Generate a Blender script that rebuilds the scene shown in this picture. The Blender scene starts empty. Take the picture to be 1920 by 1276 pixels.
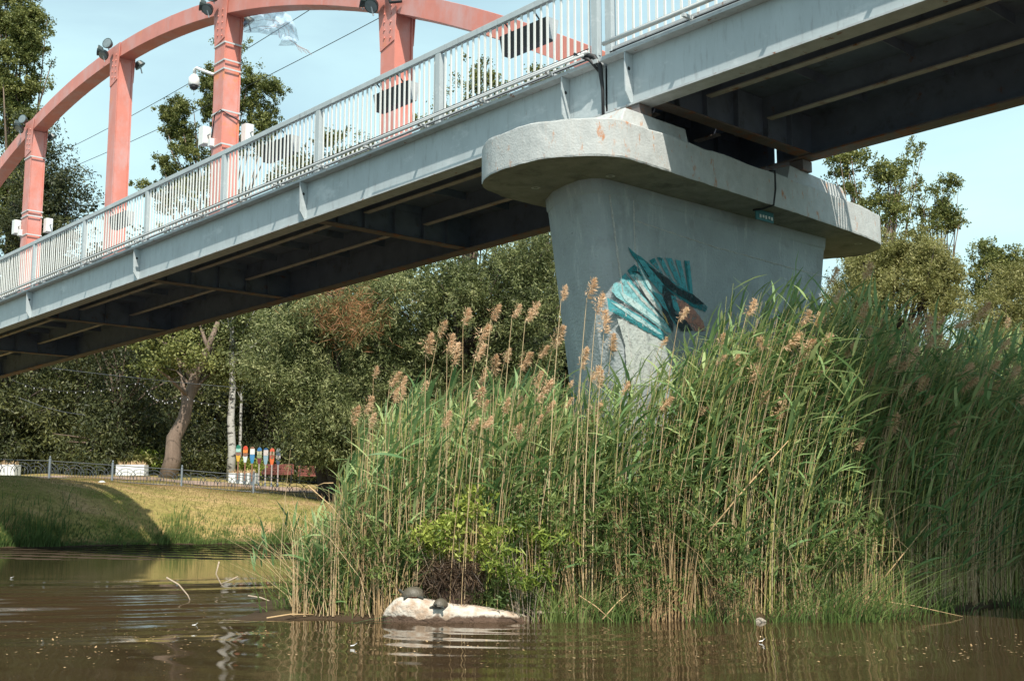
import bpy, math, random
import numpy as np
from mathutils import Vector, Matrix
R = math.radians
rng = np.random.default_rng(7); random.seed(7)
sc = bpy.context.scene
col = sc.collection

# ------------------------------------------------------------ camera, sky, sun
H = 1.2; F = 2208.0; TH = math.atan((945-638)/F)
cd = bpy.data.cameras.new('camera'); cam = bpy.data.objects.new('camera', cd); col.objects.link(cam)
cam.location = (0, 0, H); cam.rotation_euler = (math.pi/2+TH, 0, 0)
cd.sensor_width = 36; cd.lens = F/1920*36; cd.clip_start = .05; cd.clip_end = 3000
sc.camera = cam
LD = Vector((-.155, .70, -1.0)).normalized()            # the way sunlight travels
SUN_EL = math.asin(-LD.z); SUN_AZ = math.atan2(-LD.x, -LD.y)   # azimuth from +Y towards +X
w = bpy.data.worlds.new('World'); sc.world = w; w.use_nodes = True
nt = w.node_tree; nt.nodes.clear()
out = nt.nodes.new('ShaderNodeOutputWorld'); bg = nt.nodes.new('ShaderNodeBackground')
sky = nt.nodes.new('ShaderNodeTexSky'); sky.sky_type = 'NISHITA'; sky.sun_disc = False
sky.sun_elevation = SUN_EL; sky.sun_rotation = SUN_AZ; sky.air_density = 1.0; sky.dust_density = 1.6; sky.ozone_density = 1.0
tc = nt.nodes.new('ShaderNodeTexCoord'); mp = nt.nodes.new('ShaderNodeMapping'); mp.inputs['Scale'].default_value = (1.0, 1.0, 3.5)
ns = nt.nodes.new('ShaderNodeTexNoise'); ns.inputs['Scale'].default_value = 2.2; ns.inputs['Detail'].default_value = 6; ns.inputs['Distortion'].default_value = .6
rp = nt.nodes.new('ShaderNodeValToRGB'); rp.color_ramp.elements[0].position = .3; rp.color_ramp.elements[0].color = (.0,.0,.0,1)
rp.color_ramp.elements[1].position = .75; rp.color_ramp.elements[1].color = (.55,.55,.55,1)
mx = nt.nodes.new('ShaderNodeMix'); mx.data_type = 'RGBA'; mx.inputs[7].default_value = (5.6, 8.1, 8.2, 1)
nt.links.new(tc.outputs['Generated'], mp.inputs[0]); nt.links.new(mp.outputs[0], ns.inputs[0]); nt.links.new(ns.outputs[0], rp.inputs[0])
sz_ = nt.nodes.new('ShaderNodeSeparateXYZ'); nt.links.new(tc.outputs['Generated'], sz_.inputs[0])
el = nt.nodes.new('ShaderNodeMapRange'); el.inputs[1].default_value = 0; el.inputs[2].default_value = .6; el.inputs[3].default_value = .75; el.inputs[4].default_value = .08; nt.links.new(sz_.outputs[2], el.inputs[0])
sm = nt.nodes.new('ShaderNodeMath'); sm.operation = 'ADD'; sm.use_clamp = True; nt.links.new(rp.outputs[0], sm.inputs[0]); nt.links.new(el.outputs[0], sm.inputs[1])
nt.links.new(sm.outputs[0], mx.inputs[0]); nt.links.new(sky.outputs[0], mx.inputs[6]); nt.links.new(mx.outputs[2], bg.inputs[0])
nt.links.new(bg.outputs[0], out.inputs[0]); bg.inputs[1].default_value = .105
sd = bpy.data.lights.new('sun', 'SUN'); sun = bpy.data.objects.new('sun', sd); col.objects.link(sun)
sd.energy = 5.0; sd.angle = R(.55); sd.color = (1.0, .93, .82); sun.rotation_euler = LD.to_track_quat('-Z', 'Y').to_euler(); sun.location = (10, -20, 40)
vs = sc.view_settings; vs.view_transform = 'Standard'; vs.look = 'None'; vs.exposure = .5; vs.gamma = 1.0; vs.use_curve_mapping = False
sc.cycles.max_bounces = 7; sc.cycles.transparent_max_bounces = 8

# ------------------------------------------------------------ frames
UH = np.array([-.67439, .73837, 0]); VH = np.array([.73837, .67439, 0]); SL = -.018
def B(s, v, z, slope=True):
    return UH*s + VH*v + np.array([0, 0, z + (SL*s if slope else 0)])
def at(px, py, Y):                                        # the point at distance Y seen in a direction of the photograph
    a = (px-960)/F; b = -(py-638)/F
    r = np.array([a, math.cos(TH)-b*math.sin(TH), math.sin(TH)+b*math.cos(TH)])
    return np.array([0, 0, H]) + r*(Y/r[1])
def topx(P):
    zc = P[1]*math.cos(TH)+(P[2]-H)*math.sin(TH); return 960+F*P[0]/zc

# ------------------------------------------------------------ materials
MATS = {}
def mat(name, base, rough=.7, var=.12, scale=8.0, bump=.0, bscale=60.0, spots=None, metallic=0.0, stretch=(1,1,1), spec=.4, coord='Object', second=None):
    m = bpy.data.materials.new(name); m.use_nodes = True; MATS[name] = m
    t = m.node_tree; p = t.nodes['Principled BSDF']; N = t.nodes.new; L = t.links.new
    p.inputs['Roughness'].default_value = rough; p.inputs['Metallic'].default_value = metallic; p.inputs['Specular IOR Level'].default_value = spec
    c = N('ShaderNodeTexCoord'); mpn = N('ShaderNodeMapping'); mpn.inputs['Scale'].default_value = stretch; L(c.outputs[coord], mpn.inputs[0])
    n = N('ShaderNodeTexNoise'); n.inputs['Scale'].default_value = scale; n.inputs['Detail'].default_value = 7; n.inputs['Roughness'].default_value = .62; L(mpn.outputs[0], n.inputs[0])
    r = N('ShaderNodeMapRange'); r.inputs[1].default_value = .25; r.inputs[2].default_value = .75; L(n.outputs[0], r.inputs[0])
    a = N('ShaderNodeMix'); a.data_type = 'RGBA'; L(r.outputs[0], a.inputs[0])
    lo = second if second else tuple(x*(1-var) for x in base); hi = base if second else tuple(min(1, x*(1+var)) for x in base)
    a.inputs[6].default_value = (*lo, 1); a.inputs[7].default_value = (*hi, 1)
    res = a.outputs[2]
    for k, (scol, sscale, thr, soft, sstretch) in enumerate(spots or []):
        mq = N('ShaderNodeMapping'); mq.inputs['Scale'].default_value = sstretch; mq.inputs['Location'].default_value = (k*3.1, 1.7*k, .3); L(c.outputs[coord], mq.inputs[0])
        q = N('ShaderNodeTexNoise'); q.inputs['Scale'].default_value = sscale; q.inputs['Detail'].default_value = 8; q.inputs['Roughness'].default_value = .7; L(mq.outputs[0], q.inputs[0])
        g = N('ShaderNodeMapRange'); g.inputs[1].default_value = thr; g.inputs[2].default_value = thr+soft; L(q.outputs[0], g.inputs[0])
        b = N('ShaderNodeMix'); b.data_type = 'RGBA'; L(g.outputs[0], b.inputs[0]); L(res, b.inputs[6]); b.inputs[7].default_value = (*scol, 1); res = b.outputs[2]
    L(res, p.inputs['Base Color'])
    if bump:
        q = N('ShaderNodeTexNoise'); q.inputs['Scale'].default_value = bscale; q.inputs['Detail'].default_value = 6; L(c.outputs[coord], q.inputs[0])
        bn = N('ShaderNodeBump'); bn.inputs['Strength'].default_value = bump; bn.inputs['Distance'].default_value = .02; L(q.outputs[0], bn.inputs['Height']); L(bn.outputs[0], p.inputs['Normal'])
    return m
def leafmat(name, cols, trans=.35, rough=.55):
    m = bpy.data.materials.new(name); m.use_nodes = True; MATS[name] = m
    t = m.node_tree; p = t.nodes['Principled BSDF']; N = t.nodes.new; L = t.links.new
    at_ = N('ShaderNodeAttribute'); at_.attribute_name = 'tint'
    oi = N('ShaderNodeObjectInfo'); ad = N('ShaderNodeMath'); ad.operation = 'MULTIPLY_ADD'; ad.inputs[1].default_value = .25; L(oi.outputs['Random'], ad.inputs[0]); L(at_.outputs['Fac'], ad.inputs[2])
    r = N('ShaderNodeValToRGB'); e = r.color_ramp.elements; e[0].color = (*cols[0], 1); e[0].position = .05; e[1].color = (*cols[-1], 1); e[1].position = 1.15 if False else 1.0
    for i, cc in enumerate(cols[1:-1]):
        k = e.new((i+1)/(len(cols)-1)); k.color = (*cc, 1)
    L(ad.outputs[0], r.inputs[0]); L(r.outputs[0], p.inputs['Base Color']); p.inputs['Roughness'].default_value = rough; p.inputs['Specular IOR Level'].default_value = .35
    tr = N('ShaderNodeBsdfTranslucent'); L(r.outputs[0], tr.inputs[0]); ms = N('ShaderNodeMixShader'); ms.inputs[0].default_value = trans
    o = t.nodes['Material Output']; L(p.outputs[0], ms.inputs[1]); L(tr.outputs[0], ms.inputs[2]); L(ms.outputs[0], o.inputs[0])
    return m
RUST = (.22, .095, .045)
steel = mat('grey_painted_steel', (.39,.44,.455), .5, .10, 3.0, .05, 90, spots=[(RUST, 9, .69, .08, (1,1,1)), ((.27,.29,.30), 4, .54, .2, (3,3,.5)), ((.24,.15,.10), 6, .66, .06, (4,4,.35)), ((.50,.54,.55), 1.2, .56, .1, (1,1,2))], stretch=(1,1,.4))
flange_m = mat('weathered_flange_paint', (.40,.43,.44), .6, .2, 6.0, .1, 80, spots=[(RUST, 10, .60, .07, (1,1,1))])
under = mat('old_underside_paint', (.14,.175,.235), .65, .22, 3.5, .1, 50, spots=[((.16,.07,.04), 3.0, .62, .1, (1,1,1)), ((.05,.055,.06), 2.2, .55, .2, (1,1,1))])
under_rust = mat('rusty_underside_flange', (.15,.13,.125), .75, .2, 5, .2, 60, spots=[((.24,.10,.05), 3.4, .52, .10, (1,1,1))])
stringer_m = mat('bounce_lit_stringer_flange', (.40,.38,.36), .7, .2, 5, .2, 60, spots=[((.26,.12,.06), 3.0, .56, .10, (1,1,1))])  # paler than the other flanges, painting in light bounced off the water
white_bar = mat('cream_white_bar_paint', (.68,.69,.66), .5, .06, 9, .08, 70, spots=[((.35,.27,.2), 12, .70, .04, (1,1,1))])
red = mat('coral_red_paint', (.60,.215,.165), .42, .10, 2.5, .04, 60, spots=[((.56,.33,.31), 1.6, .46, .25, (1,1,.5)), ((.68,.24,.10), .9, .60, .1, (1,1,1))])
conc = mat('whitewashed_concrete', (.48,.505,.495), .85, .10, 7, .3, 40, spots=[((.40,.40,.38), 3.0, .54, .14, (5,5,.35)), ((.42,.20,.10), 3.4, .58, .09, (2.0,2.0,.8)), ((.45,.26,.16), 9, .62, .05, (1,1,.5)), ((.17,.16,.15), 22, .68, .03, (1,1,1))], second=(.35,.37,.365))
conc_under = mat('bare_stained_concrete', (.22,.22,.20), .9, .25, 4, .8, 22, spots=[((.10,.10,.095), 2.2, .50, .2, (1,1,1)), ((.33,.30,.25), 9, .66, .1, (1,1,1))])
stem_m = mat('blue_grey_painted_concrete', (.30,.335,.345), .85, .14, 2.2, .8, 28, spots=[((.44,.47,.48), 2.6, .56, .16, (2.2,2.2,.45)), ((.22,.235,.235), 1.6, .54, .16, (1,1,.8)), ((.12,.11,.10), 16, .68, .03, (1,1,1))])
seam_m = mat('crumbly_pale_render', (.40,.40,.38), .9, .3, 30, .8, 60)
stem_pale = mat('pale_painted_concrete', (.56,.57,.53), .85, .08, 4, .5, 30)
black = mat('black_rubber', (.02,.02,.022), .6, .2, 10)
black_m = mat('black_plastic', (.028,.03,.032), .45, .15, 10)
pipe_m = mat('grey_conduit_plastic', (.50,.52,.52), .45, .08, 6)
white_m = mat('white_enclosure_plastic', (.70,.71,.69), .45, .05, 6)
lamp_m = mat('dark_green_lamp_metal', (.045,.065,.065), .4, .25, 10)
glass_m = mat('lamp_lens', (.16,.20,.21), .12, .2, 10, spec=.8)
planter_w = mat('white_planter_paint', (.66,.68,.68), .6, .05, 4)
bench_m = mat('reddish_brown_bench_wood', (.20,.065,.05), .55, .2, 6)
fence_m = mat('grey_fence_iron', (.06,.07,.08), .5, .1, 6)
fpost_m = mat('pale_grey_fence_post', (.16,.19,.22), .5, .1, 6)
bark = mat('brown_bark', (.17,.125,.095), .9, .3, 6, .8, 20, stretch=(1,1,.25))
bark_d = mat('dark_bark', (.06,.045,.035), .9, .3, 6, .8, 20, stretch=(1,1,.25))
bark_w = mat('white_birch_bark', (.38,.37,.34), .8, .1, 4, .3, 30, spots=[((.05,.045,.04), 2.2, .53, .05, (1.2,1.2,3.2))])
rock_m = mat('pale_limestone', (.60,.52,.44), .9, .10, 3.0, .8, 14, spots=[((.40,.29,.22), 3.5, .58, .1, (1,1,1)), ((.30,.24,.2), 14, .68, .05, (1,1,1))])
mud_m = mat('wet_brown_mud', (.075,.045,.03), .75, .3, 6, .8, 25)
stone_w = mat('pale_pebble', (.32,.28,.23), .9, .15, 8, .4, 40)
shell_m = mat('olive_dark_shell', (.085,.075,.055), .5, .3, 20, .3, 60)
shell_r = mat('reddish_shell_rim', (.20,.06,.03), .5, .3, 20)
skin_m = mat('dark_reptile_skin', (.04,.042,.035), .6, .3, 30, .3, 80, spots=[((.25,.2,.06), 26, .64, .04, (1,1,1))])
dry_m = mat('dry_tan_reed_stalk', (.55,.38,.20), .7, .2, 9, second=(.36,.24,.12), coord='Object')
twig_m = mat('pale_dead_twig', (.40,.32,.24), .8, .2, 20)
net_m = bpy.data.materials.new('pale_blue_plastic_netting'); net_m.use_nodes = True
def _net():
    t = net_m.node_tree; N = t.nodes.new; L = t.links.new; p = t.nodes['Principled BSDF']; p.inputs['Base Color'].default_value = (.40,.52,.66,1); p.inputs['Roughness'].default_value = .6
    tr = N('ShaderNodeBsdfTransparent'); ms = N('ShaderNodeMixShader'); c = N('ShaderNodeTexCoord'); n = N('ShaderNodeTexNoise'); n.inputs['Scale'].default_value = 5; n.inputs['Detail'].default_value = 6; L(c.outputs['Object'], n.inputs[0])
    r = N('ShaderNodeMapRange'); r.inputs[1].default_value = .3; r.inputs[2].default_value = .75; r.inputs[3].default_value = .25; r.inputs[4].default_value = .7; L(n.outputs[0], r.inputs[0]); L(r.outputs[0], ms.inputs[0])
    L(tr.outputs[0], ms.inputs[1]); L(p.outputs[0], ms.inputs[2]); L(ms.outputs[0], t.nodes['Material Output'].inputs[0])
_net()
L_reed = leafmat('reed_leaf_green', [(.045,.105,.042), (.105,.205,.078), (.20,.32,.12), (.38,.46,.20)], .35)
L_stem = leafmat('reed_stem_green', [(.20,.24,.06), (.36,.38,.11), (.52,.48,.18)], .1)
L_dry = leafmat('dry_reed_straw', [(.30,.19,.09), (.50,.34,.18), (.68,.52,.31)], .15)
L_plume = leafmat('feathery_plume_tan', [(.42,.26,.14), (.66,.44,.26), (.82,.61,.41)], .3, .8)
L_grass = leafmat('sedge_green', [(.045,.08,.022), (.10,.16,.04), (.21,.27,.08)], .35)
L_shrub = leafmat('shrub_leaf_yellow_green', [(.09,.14,.02), (.22,.29,.045), (.40,.44,.10)], .35)
L_will = leafmat('willow_leaf_silver_green', [(.03,.042,.014), (.075,.095,.03), (.16,.185,.065), (.36,.37,.17)], .3)
L_will2 = leafmat('willow_leaf_olive', [(.13,.13,.035), (.25,.245,.08), (.43,.41,.19)], .35)
L_pop = leafmat('poplar_leaf_green', [(.045,.062,.015), (.11,.13,.032), (.26,.27,.085)], .3)
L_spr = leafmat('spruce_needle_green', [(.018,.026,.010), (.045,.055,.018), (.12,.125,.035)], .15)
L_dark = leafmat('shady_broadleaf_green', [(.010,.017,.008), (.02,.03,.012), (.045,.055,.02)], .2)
L_twig = leafmat('reddish_dead_twigs', [(.12,.05,.02), (.24,.10,.04), (.34,.17,.07)], .1)
L_brush = leafmat('brown_dead_brush', [(.025,.016,.010), (.055,.034,.020), (.13,.085,.05)], .05)
L_lawn = leafmat('lawn_blade', [(.11,.125,.03), (.22,.185,.065), (.38,.25,.14)], .3)

# ------------------------------------------------------------ mesh helpers
def tagit(o, label=None, cat=None, group=None, kind=None):
    if label: o['label'] = label
    if cat: o['category'] = cat
    if group: o['group'] = group
    if kind: o['kind'] = kind
    return o
def link(o, parent=None):
    col.objects.link(o)
    if parent is not None: o.parent = parent
    return o
def empty(name, loc=(0,0,0), rz=0, label=None, cat=None, group=None):
    o = bpy.data.objects.new(name, None); o.empty_display_size = .1; o.location = loc; o.rotation_euler = (0,0,rz); link(o)
    return tagit(o, label, cat, group)
class G:
    def __init__(s): s.v = []; s.f = []; s.m = []; s.cur = 0
    def face(s, idx): s.f.append(tuple(idx)); s.m.append(s.cur)
    def box(s, a, b):
        x0,y0,z0 = a; x1,y1,z1 = b; n = len(s.v)
        s.v += [(x0,y0,z0),(x1,y0,z0),(x1,y1,z0),(x0,y1,z0),(x0,y0,z1),(x1,y0,z1),(x1,y1,z1),(x0,y1,z1)]
        for q in ((0,3,2,1),(4,5,6,7),(0,1,5,4),(1,2,6,5),(2,3,7,6),(3,0,4,7)): s.face([n+i for i in q])
        return s
    def prism(s, bot, top):                               # matching rings of 3D points
        n = len(s.v); k = len(bot); s.v += [tuple(p) for p in bot] + [tuple(p) for p in top]
        s.face([n+i for i in range(k)][::-1]); s.face([n+k+i for i in range(k)])
        for i in range(k): j = (i+1) % k; s.face([n+i, n+j, n+k+j, n+k+i])
        return s
    def tube(s, pts, r, seg=8, cap=True):
        pts = [Vector(p) for p in pts]; n0 = len(s.v); rr = r if hasattr(r, '__len__') else [r]*len(pts)
        up = Vector((0,0,1))
        a = None
        for i, p in enumerate(pts):
            d = (pts[min(i+1,len(pts)-1)]-pts[max(i-1,0)]).normalized()
            if a is None: a = d.cross(up if abs(d.z) < .95 else Vector((1,0,0))).normalized()
            else: a = (a-d*a.dot(d)).normalized()
            b = d.cross(a)
            for k in range(seg):
                t = 2*math.pi*k/seg; s.v.append(tuple(p+(a*math.cos(t)+b*math.sin(t))*rr[i]))
        for i in range(len(pts)-1):
            for k in range(seg):
                a0 = n0+i*seg+k; a1 = n0+i*seg+(k+1)%seg; s.face((a0, a1, a1+seg, a0+seg))
        if cap:
            s.face([n0+k for k in range(seg)][::-1]); s.face([n0+(len(pts)-1)*seg+k for k in range(seg)])
        return s
    def lathe(s, prof, seg=14, M=None):
        n0 = len(s.v); M = M or Matrix()
        for r, z in prof:
            for k in range(seg):
                t = 2*math.pi*k/seg; s.v.append(tuple(M @ Vector((r*math.cos(t), r*math.sin(t), z))))
        for i in range(len(prof)-1):
            for k in range(seg):
                a0 = n0+i*seg+k; a1 = n0+i*seg+(k+1)%seg; s.face((a0, a1, a1+seg, a0+seg))
        s.face([n0+k for k in range(seg)][::-1]); s.face([n0+(len(prof)-1)*seg+k for k in range(seg)])
        return s
    def build(s, name, m, parent=None, smooth=False, loc=None, bevel=0):
        me = bpy.data.meshes.new(name); me.from_pydata([tuple(map(float, p)) for p in s.v], [], s.f)
        ms = m if isinstance(m, (list, tuple)) else [m]
        for x in ms: me.materials.append(x)
        if len(ms) > 1: me.polygons.foreach_set('material_index', s.m)
        if smooth: me.polygons.foreach_set('use_smooth', [True]*len(s.f))
        me.update(); o = bpy.data.objects.new(name, me)
        if loc is not None: o.location = loc
        if bevel:
            b = o.modifiers.new('bevel', 'BEVEL'); b.width = bevel; b.segments = 2; b.limit_method = 'ANGLE'
        return link(o, parent)
def npmesh(name, V, Fq, m, parent=None, tint=None, mi=None, loc=None):   # quads as a numpy array
    me = bpy.data.meshes.new(name); V = np.asarray(V, np.float32).reshape(-1, 3); Fq = np.asarray(Fq, np.int32).reshape(-1, 4)
    me.vertices.add(len(V)); me.vertices.foreach_set('co', V.ravel()); me.loops.add(Fq.size); me.loops.foreach_set('vertex_index', Fq.ravel())
    me.polygons.add(len(Fq)); me.polygons.foreach_set('loop_start', np.arange(0, Fq.size, 4, dtype=np.int32)); me.polygons.foreach_set('loop_total', np.full(len(Fq), 4, np.int32))
    for x in (m if isinstance(m, (list, tuple)) else [m]): me.materials.append(x)
    if mi is not None: me.polygons.foreach_set('material_index', np.asarray(mi, np.int32))
    if tint is not None:
        a = me.attributes.new('tint', 'FLOAT', 'POINT'); a.data.foreach_set('value', np.asarray(tint, np.float32))
    me.update(calc_edges=True)
    o = bpy.data.objects.new(name, me)
    if loc is not None: o.location = loc
    return link(o, parent)
def nrm(a): return a/np.maximum(np.linalg.norm(a, axis=-1, keepdims=True), 1e-9)
def leafquads(C, D, L, W, tint, fold=None):               # rhombic leaves: base C, direction D, length L, width W
    n = len(C); D = nrm(D); Rn = rng.normal(size=(n, 3)); S = nrm(np.cross(D, Rn)); L = np.broadcast_to(L, n)[:, None]; W = np.broadcast_to(W, n)[:, None]
    V = np.stack([C, C+D*L*.45+S*W*.5, C+D*L, C+D*L*.45-S*W*.5], 1)
    Fq = np.arange(4*n).reshape(n, 4)
    return V.reshape(-1, 3), Fq, np.repeat(tint, 4)

# ------------------------------------------------------------ bridge: two spans in their own frame (x = across, y = along, z = up)
RZ = math.atan2(VH[1], VH[0])
V0 = 12.2
def span_root(s0, label):
    p = B(s0, V0, 0, False); return empty('bridge_span', tuple(p), RZ, label, 'bridge')
S_JOINT = 9.66
def lz(v, s, z, s0): return (v-V0, s-s0, z+SL*s)
def slab(g, s0, v0, v1, sa, sb, z0, z1):                  # straight member following the slope
    g.prism([lz(v0,sa,z0,s0), lz(v1,sa,z0,s0), lz(v1,sb,z0,s0), lz(v0,sb,z0,s0)], [lz(v0,sa,z1,s0), lz(v1,sa,z1,s0), lz(v1,sb,z1,s0), lz(v0,sb,z1,s0)])
ZB, ZT = 6.18, 6.83
def girders(root, s0, sa, sb, stiff, diaph):
    for side in (0, 1):
        wv = 10.42 if side == 0 else 14.02; sg = -1 if side == 0 else 1
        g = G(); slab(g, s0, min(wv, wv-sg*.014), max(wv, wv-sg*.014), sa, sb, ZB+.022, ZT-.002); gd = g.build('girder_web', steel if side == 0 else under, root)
        o0, o1 = sorted((wv+sg*.012+sg*.135*(side == 0), wv-sg*.22)); o0b, o1b = sorted((wv+sg*.05, wv-sg*.22))
        g = G(); slab(g, s0, o0b, o1b, sa, sb, ZB-.004, ZB+.02); g.build('bottom_flange', under_rust if side else flange_m, gd)
        g = G(); slab(g, s0, o0, o1, sa, sb, ZT, ZT+.05); g.build('top_flange', flange_m, gd)
        if side == 0:
            for s in stiff:
                g = G()
                a = (wv-.002, wv-.145, wv-.145, wv-.135, wv-.05, wv-.002); z = (ZT-.004, ZT-.004, ZT-.25, ZT-.50, ZB+.024, ZB+.024)
                ring = [lz(a[k], s-.008, z[k], s0) for k in range(6)]; ring2 = [lz(a[k], s+.008, z[k], s0) for k in range(6)]
                g.prism(ring, ring2); st = g.build('stiffener', steel, gd)
                g = G(); x, y, zz = lz(wv-.075, s-.0095, ZT-.2, s0); g.lathe([(.024,-.001),(.024,.001)], 12, Matrix.Translation((x,y,zz)) @ Matrix.Rotation(math.pi/2, 4, 'X')); g.build('bolt_hole', black, st)
    for s in diaph:
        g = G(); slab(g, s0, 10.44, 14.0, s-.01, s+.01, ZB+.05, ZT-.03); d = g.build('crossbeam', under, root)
        g = G(); slab(g, s0, 10.44, 14.0, s-.1, s+.1, ZB+.026, ZB+.046); g.build('crossbeam_flange', under_rust, d)
        for v in (11.0, 11.55, 12.2, 12.85, 13.4):
            g = G(); slab(g, s0, v-.006, v+.006, s-.09, s-.011, ZB+.05, ZT-.05); g.build('crossbeam_rib', under, d)
    for v in (11.55, 12.85):
        bounds = [sa]+[x for x in diaph if sa < x < sb]+[sb]
        for a, b in zip(bounds[:-1], bounds[1:]):
            g = G(); slab(g, s0, v-.008, v+.008, a+.014, b-.014, ZB+.32, ZT-.03); st = g.build('stringer', under, root)
            g = G(); slab(g, s0, v-.055, v+.055, a+.11, b-.11, ZB+.30, ZB+.318); g.build('stringer_flange', stringer_m, st)
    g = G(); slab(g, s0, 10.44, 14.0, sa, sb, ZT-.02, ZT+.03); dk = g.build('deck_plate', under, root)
    s = sa+.55
    while s < sb-.3:                                      # short deck ribs between the stringers
        for (a, b) in ((10.66, 11.5), (11.6, 12.8), (12.9, 13.8)):
            g = G(); slab(g, s0, a, b, s, s+.012, ZT-.15, ZT-.021); g.build('deck_rib', under, dk)
        s += 1.24
def railing(root, s0, posts, sa, sb, v=10.40, parts=True):
    g = G(); slab(g, s0, v-.035, v+.035, sa, sb, 7.995, 8.085); rl = g.build('railing', steel, root, bevel=.006)
    g = G(); slab(g, s0, v-.02, v+.02, sa, sb, 6.975, 7.01); g.build('bottom_rail', flange_m, rl)
    g = G(); g.box((-.045,-.05,0), (.045,.05,1.1)); pm = bpy.data.meshes.new('post'); pm.from_pydata(g.v, [], g.f); pm.materials.append(steel); pm.update()
    g = G(); g.box((-.008,-.016,0), (.008,.016,.984)); bm_ = bpy.data.meshes.new('baluster'); bm_.from_pydata(g.v, [], g.f); bm_.materials.append(white_bar); bm_.update()
    gg = G()
    for s in posts:
        o = bpy.data.objects.new('post', pm); o.location = lz(v, s, 6.882, s0); link(o, rl)
    allp = sorted(posts)
    for a, b in zip(allp[:-1], allp[1:]):
        if b-a < .5: continue
        n = max(1, round((b-a)/.124)); 
        for k in range(1, n):
            s = a+(b-a)*k/n; x, y, z = lz(v, s, 7.01, s0)
            if parts:
                o = bpy.data.objects.new('baluster', bm_); o.location = (x+random.uniform(-.002,.002), y, z); o.rotation_euler = (0, random.gauss(0,.004), random.gauss(0,.05)); link(o, rl)
            else: gg.box((x-.008,y-.016,z), (x+.008,y+.016,z+.984))
    if not parts: tagit(gg.build('balusters', white_bar, rl), kind='stuff')
    return rl
s0L = 28.0; SE = 49.4
rootL = span_root(s0L, 'grey steel footbridge span on the left carried by a tall coral red arch')
girders(rootL, s0L, S_JOINT+.02, SE, [10.31,16.5,22.8,28.7,34.9,41.0], [10.3,16.5,22.8,28.6,34.8,41.0])
railing(rootL, s0L, [9.80,12.96,16.14,19.31,22.5,25.66,28.65,31.75], 9.74, 31.8)
railing(rootL, s0L, [31.9,35.0,38.1,41.2,44.3,47.2,49.2], 31.85, SE-.1, parts=False)
railing(rootL, s0L, [9.8,12.96,16.14,19.31,22.5,25.66,28.65,31.75,35,38,41,44,47,49.2], 9.74, SE-.1, v=14.04, parts=False)
s0R = -5.0
rootR = span_root(s0R, 'grey steel girder footbridge span at upper right, passing overhead without an arch')
girders(rootR, s0R, -26, S_JOINT-.02, [9.22,3.0,-3.2], [-17,-10.4,-3.8,2.7,9.05])
railing(rootR, s0R, [9.56,6.4,3.2], 3.15, 9.61)
railing(rootR, s0R, [3.1,0,-3.1,-6.2,-9.3,-12.4,-15.5,-18.6,-21.7,-24.8], -25.9, 3.12, parts=False)
railing(rootR, s0R, [9.56,6.4,3.2,0,-3.1,-6.2,-9.3,-12.4,-15.5,-18.6,-21.7,-24.8], -25.9, 9.61, v=14.04, parts=False)

# arch
def hlo(s): return -.01784*s*s + 1.0275*s - 1.78
AV0, AV1 = 12.0, 12.38
g = G(); SS = np.linspace(10.9, 46.7, 61); n0 = 0
for s in SS:
    sl = -2*.01784*s+1.0275; n = 1/math.sqrt(1+sl*sl); t = .37
    a = (s, hlo(s)); b = (s-sl*n*t, hlo(s)+n*t)
    for (v, q) in ((AV0,a),(AV1,a),(AV1,b),(AV0,b)): g.v.append(lz(v, q[0], q[1], s0L))
for i in range(len(SS)-1):
    for k in range(4): g.face((4*i+k, 4*i+(k+1)%4, 4*i+4+(k+1)%4, 4*i+4+k))
g.face((3,2,1,0)); n = 4*(len(SS)-1); g.face((n,n+1,n+2,n+3))
arch = g.build('arch', red, rootL, bevel=.004)
for s_ in (12.6, 18.6, 20.6, 25.2, 31.0, 36.2, 38.6):
    sl = -2*.01784*s_+1.0275; n = 1/math.sqrt(1+sl*sl); g = G(); c0 = np.array([s_, hlo(s_)]); tv = np.array([n, sl*n]); nv2 = np.array([-sl*n, n]); q_ = lambda v, a, b: lz(v, *(c0+tv*a+nv2*b), s0L)
    g.prism([q_(AV0-.004,-.008,-.004), q_(AV1+.004,-.008,-.004), q_(AV1+.004,.008,-.004), q_(AV0-.004,.008,-.004)], [q_(AV0-.004,-.008,.374), q_(AV1+.004,-.008,.374), q_(AV1+.004,.008,.374), q_(AV0-.004,.008,.374)]); g.build('weld_seam', red, arch)
HG = [(33.75,34.2), (28.0,28.42), (22.45,22.89), (16.22,16.64), (39.4,39.82)]
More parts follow.
